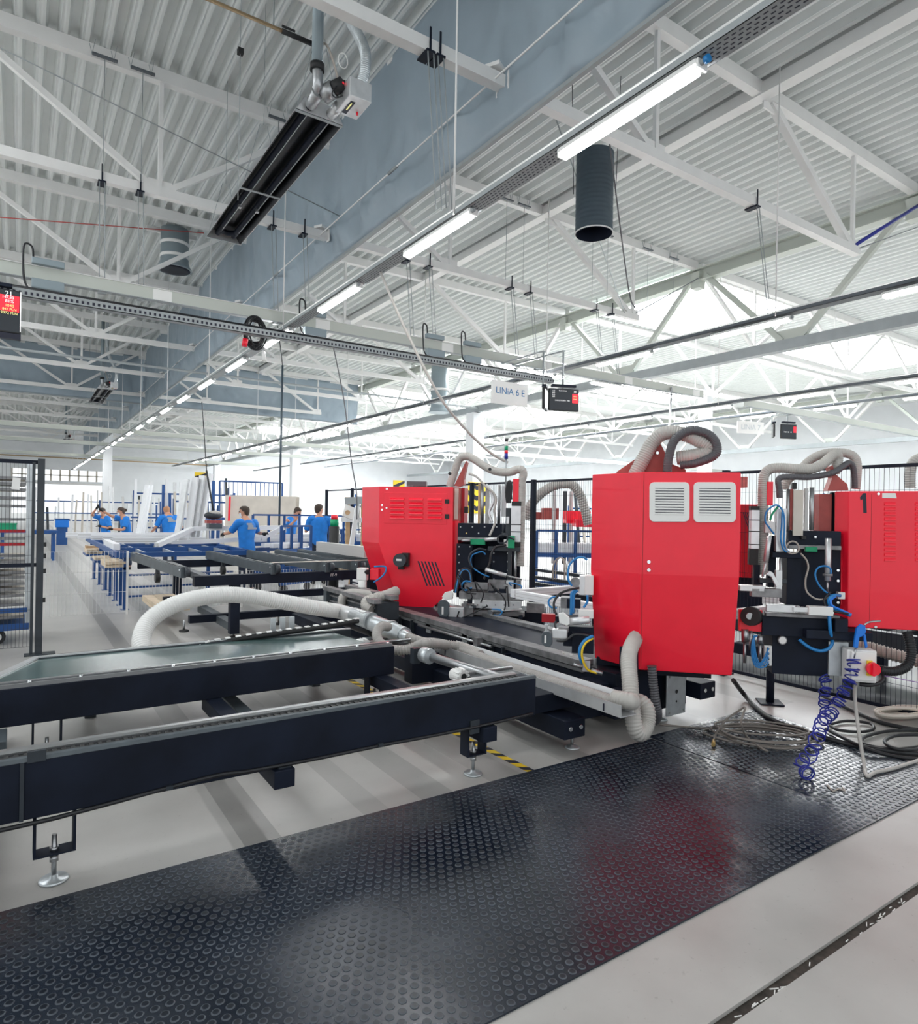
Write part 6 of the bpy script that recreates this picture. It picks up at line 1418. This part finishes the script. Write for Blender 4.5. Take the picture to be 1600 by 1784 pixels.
    for i, dz, rx, ry, _ in prof:
        c = q(0, i, 0, dz); u2 = (fw * math.cos(lean) - V((0, 0, 1)) * math.sin(lean))
        for j in range(16):
            a = 2 * math.pi * j / 16; wob = 1 + .03 * math.sin(3 * a + i * 1.7)
            sb.v.append(c + (rt * rx * math.cos(a) + u2 * ry * math.sin(a)) * sc * wob)
    n = len(prof)
    for i in range(n - 1):
        for j in range(16): j2 = (j + 1) % 16; sb.face([i * 16 + j, i * 16 + j2, (i + 1) * 16 + j2, (i + 1) * 16 + j], True)
    for s in (-1, 1):
        sh, el, hp, fo = arms[s]; ins = q(s * .10, 3, 0, 0)
        sb.rings(smooth([ins, sh + V((0, 0, .015)), sh.lerp(el, .45), sh.lerp(el, .78)], 3), [.085, .085, .084, .08, .078, .074, .072, .071, .07, .07], 12)
    shirt = sb.build('shirt', 'shirt', t)
    if prnt:
        c = q(.02, 2, -.14 * math.cos(lean) + .02, .08 + math.sin(lean) * .13); U2 = -rt if False else rt
        up_ = (fw * math.sin(lean) + V((0, 0, 1)) * math.cos(lean)); N_ = -(fw * math.cos(lean) - V((0, 0, 1)) * math.sin(lean))
        for a0, b0, a1, b1 in ((-.11, .02, .02, .06), (-.08, -.03, .05, .02), (-.09, -.07, .13, -.03)):
            MB().prism([(a0, b0), (a1, b0), (a1, b1), (a0, b1)], c + N_ * .006, U2, up_, N_ * .003).build('back_print', 'print_grey', shirt)
    tv = [(w(0, 0, .95), .135)]; te = []
    for s in (-1, 1):
        k = len(tv); tv += [(w(s * .095, 0, .84), .102), (w(s * .10, .01, .66), .088), (w(s * .105, .02, .48), .072), (w(s * .11, -.01, .28), .066), (w(s * .115, -.02, .10), .062)]
        te += [(0, k)] + [(k + i, k + i + 1) for i in range(4)]
    skin('trousers', tv, te, trousers, t, 1)
    for s in (-1, 1):
        MB().sph(w(s * .12, .06, .05), .06, 10, (.8, .8, .8)).rings([w(s * .115, -.04, .05), w(s * .12, .06, .05), w(s * .13, .16, .035)], [.05, .052, .035], 10).build('shoe', 'rubber', t)
    # head
    hf = face + turn; f2 = V((math.cos(hf), math.sin(hf), 0)); r2 = V((math.sin(hf), -math.cos(hf), 0)); u2 = V((0, 0, 1))
    ct, st = math.cos(tilt + lean * .6), math.sin(tilt + lean * .6); f3 = f2 * ct - u2 * st; u3 = u2 * ct + f2 * st
    def hw(a, b, c): return hd + (r2 * a + f3 * b + u3 * c) * sc
    hb = MB()
    for kz, (c, rx, rf, rb) in enumerate(((-.115, .035, .045, .03), (-.10, .050, .075, .05), (-.07, .062, .086, .075), (-.03, .070, .090, .092), (.01, .074, .092, .098), (.05, .073, .088, .098), (.085, .060, .07, .085), (.105, .04, .045, .06), (.115, .012, .015, .02))):
        for j in range(14):
            a = 2 * math.pi * j / 14; hb.v.append(hw(rx * math.cos(a), (rf if math.sin(a) > 0 else rb) * math.sin(a), c))
    for i in range(8):
        for j in range(14): j2 = (j + 1) % 14; hb.face([i * 14 + j, i * 14 + j2, (i + 1) * 14 + j2, (i + 1) * 14 + j], True)
    hb.face(list(range(13, -1, -1))); hb.face([8 * 14 + j for j in range(14)])
    hb.rings([hw(0, .085, .02), hw(0, .105, -.015), hw(0, .09, -.03)], [.008, .014, .010], 8)
    for s in (-1, 1): hb.sph(hw(s * .076, -.005, -.005), .022, 8, (.5, .8, 1.1))
    head = hb.build('head', 'skin', t)
    for s in (-1, 1): MB().sph(hw(s * .03, .086, .012), .010, 8).build('eye', 'hair', head)
    MB().bar(hw(-.022, .083, -.055), hw(.022, .083, -.055), .008, .006).build('mouth', 'red_dull', head)
    hr = MB(); PR = ((-.115, .035, .045, .03), (-.10, .050, .075, .05), (-.07, .062, .086, .075), (-.03, .070, .090, .092), (.01, .074, .092, .098), (.05, .073, .088, .098), (.085, .060, .07, .085), (.105, .04, .045, .06), (.116, .012, .015, .02))
    def hrad(c):
        for u, v in zip(PR, PR[1:]):
            if c <= v[0]: f = (c - u[0]) / (v[0] - u[0]); return [u[k] + (v[k] - u[k]) * f for k in (1, 2, 3)]
        return PR[-1][1:]
    for i in range(8):
        p = i / 7
        for j in range(18):
            a = 2 * math.pi * j / 18; sn = math.sin(a); c0 = .062 if sn > .45 else (.0 + .062 * max(0, sn) / .45 if sn > 0 else -.075 * min(1, -sn * 1.6))
            c = c0 + (.116 - c0) * p; rx, rf, rb = hrad(c); g = .010 + .008 * p
            hr.v.append(hw((rx + g) * math.cos(a), ((rf if sn > 0 else rb) + g) * sn, c + .012 * p))
    for i in range(7):
        for j in range(18): j2 = (j + 1) % 18; hr.face([i * 18 + j, i * 18 + j2, (i + 1) * 18 + j2, (i + 1) * 18 + j], True)
    hr.face([7 * 18 + j for j in range(18)])
    if bun: hr.sph(hw(0, -.12, .03), .045, 10)
    hr.build('hair', hair, t)
    if mask:
        mk = MB(); P_ = [(-.058, .058, -.012), (-.03, .09, -.01), (0, .108, .0), (.03, .09, -.01), (.058, .058, -.012), (-.05, .05, -.085), (-.026, .078, -.09), (0, .09, -.092), (.026, .078, -.09), (.05, .05, -.085)]
        mk.v = [hw(*p) for p in P_]
        for i in range(4): mk.face([i, i + 1, i + 6, i + 5])
        o = mk.build('face_mask', mask, t); so = o.modifiers.new('thick', 'SOLIDIFY'); so.thickness = .006
        MB().bar(hw(-.066, .04, .02), hw(.066, .04, .02), .004).bar(hw(-.05, .098, .02), hw(.05, .098, .02), .003, .022).build('glasses', 'steel', t)
    return t
T = person
p = ad(432, 900, 13.1); T('person in a blue T-shirt seen from behind, lifting a white frame in black gloves', p.x, p.y, math.radians(112), ad(391, 930, 13.3), ad(459, 930, 13.3), .10, hair='hair', turn=math.radians(42), sc=.985)
p = ad(279, 900, 17.6); T('person in a blue T-shirt bending over the blue table between leaning profiles, back turned', p.x + .25, p.y, math.radians(100), ad(264, 928, 17.8), ad(302, 926, 17.8), .22, hair='hair_red', tilt=.45, mask=None, sc=.99, bald=False)
p = ad(210, 905, 17.6); T('masked person in blue leaning over the table, one arm stretched out to the left', p.x + .2, p.y, math.radians(185), ad(196, 922, 17.3), ad(174, 888, 17.4), .22, hair='hair', bun=True, prnt=False, sc=.95)
p = ad(186, 905, 19.3); T('person in blue half hidden behind the reaching one, arm raised', p.x, p.y, math.radians(200), ad(176, 917, 19.1), ad(168, 886, 19.1), .15, hair='hair', prnt=False, sc=.93)
p = ad(504, 905, 17.5); T('distant person in blue with a black mask looking down at a trolley', p.x, p.y, math.radians(-40), ad(500, 907, 17), ad(514, 907, 17), .2, hair='hair', mask='glove', tilt=.3, prnt=False, glove=False)
p = ad(557, 895, 15.0); T('distant person in blue seen from behind, standing just left of the black fence', p.x, p.y, math.radians(75), ad(545, 912, 15.2), ad(570, 910, 15.2), .08, hair='hair', turn=math.radians(-60), mask=None, prnt=False, glove=False, sc=1.03)
p = ad(651, 905, 16.2); T('person in blue almost hidden behind the left red cabinet and easel', p.x, p.y, math.radians(180), ad(645, 920, 16.1), ad(645, 918, 16.2), .25, hair='hair', prnt=False)
# workwear hanging, bins and small stock at the far end
t = thing('storage_bin', 'blue storage bin by the far racks on the left', 'bin', (1.5, 33, .75)); MB().box(1.3, 32.8, .75, 1.8, 33.2, 1.1).build('tub', 'blue_bright', t, .02); MB().box(1.27, 32.77, 1.08, 1.83, 33.23, 1.12).build('rim', 'blue_steel', t); MB().box(1.35, 32.85, 0, 1.75, 33.15, .75).build('stand', 'blue_steel', t)
t = thing('sorting_table', 'low blue bench at the far left behind the shelf trolley', 'table', (.2, 24, 0)); MB().box(-1.5, 23.5, .85, 1.0, 24.5, .92).build('top', 'blue_steel', t)
for x in (-1.4, -.4, .9):
    for y in (23.6, 24.4): MB().box(x - .04, y - .04, 0, x + .04, y + .04, .85).build('leg', 'blue_steel', t)
t = thing('storage_bin', 'green bin on the low blue bench behind the shelf trolley', 'bin', (-.3, 24, .92)); MB().box(-.55, 23.8, .92, -.05, 24.2, 1.12).build('tub', 'green', t, .02); MB().box(-.57, 23.78, 1.1, -.03, 24.22, 1.13).build('rim', 'green', t)
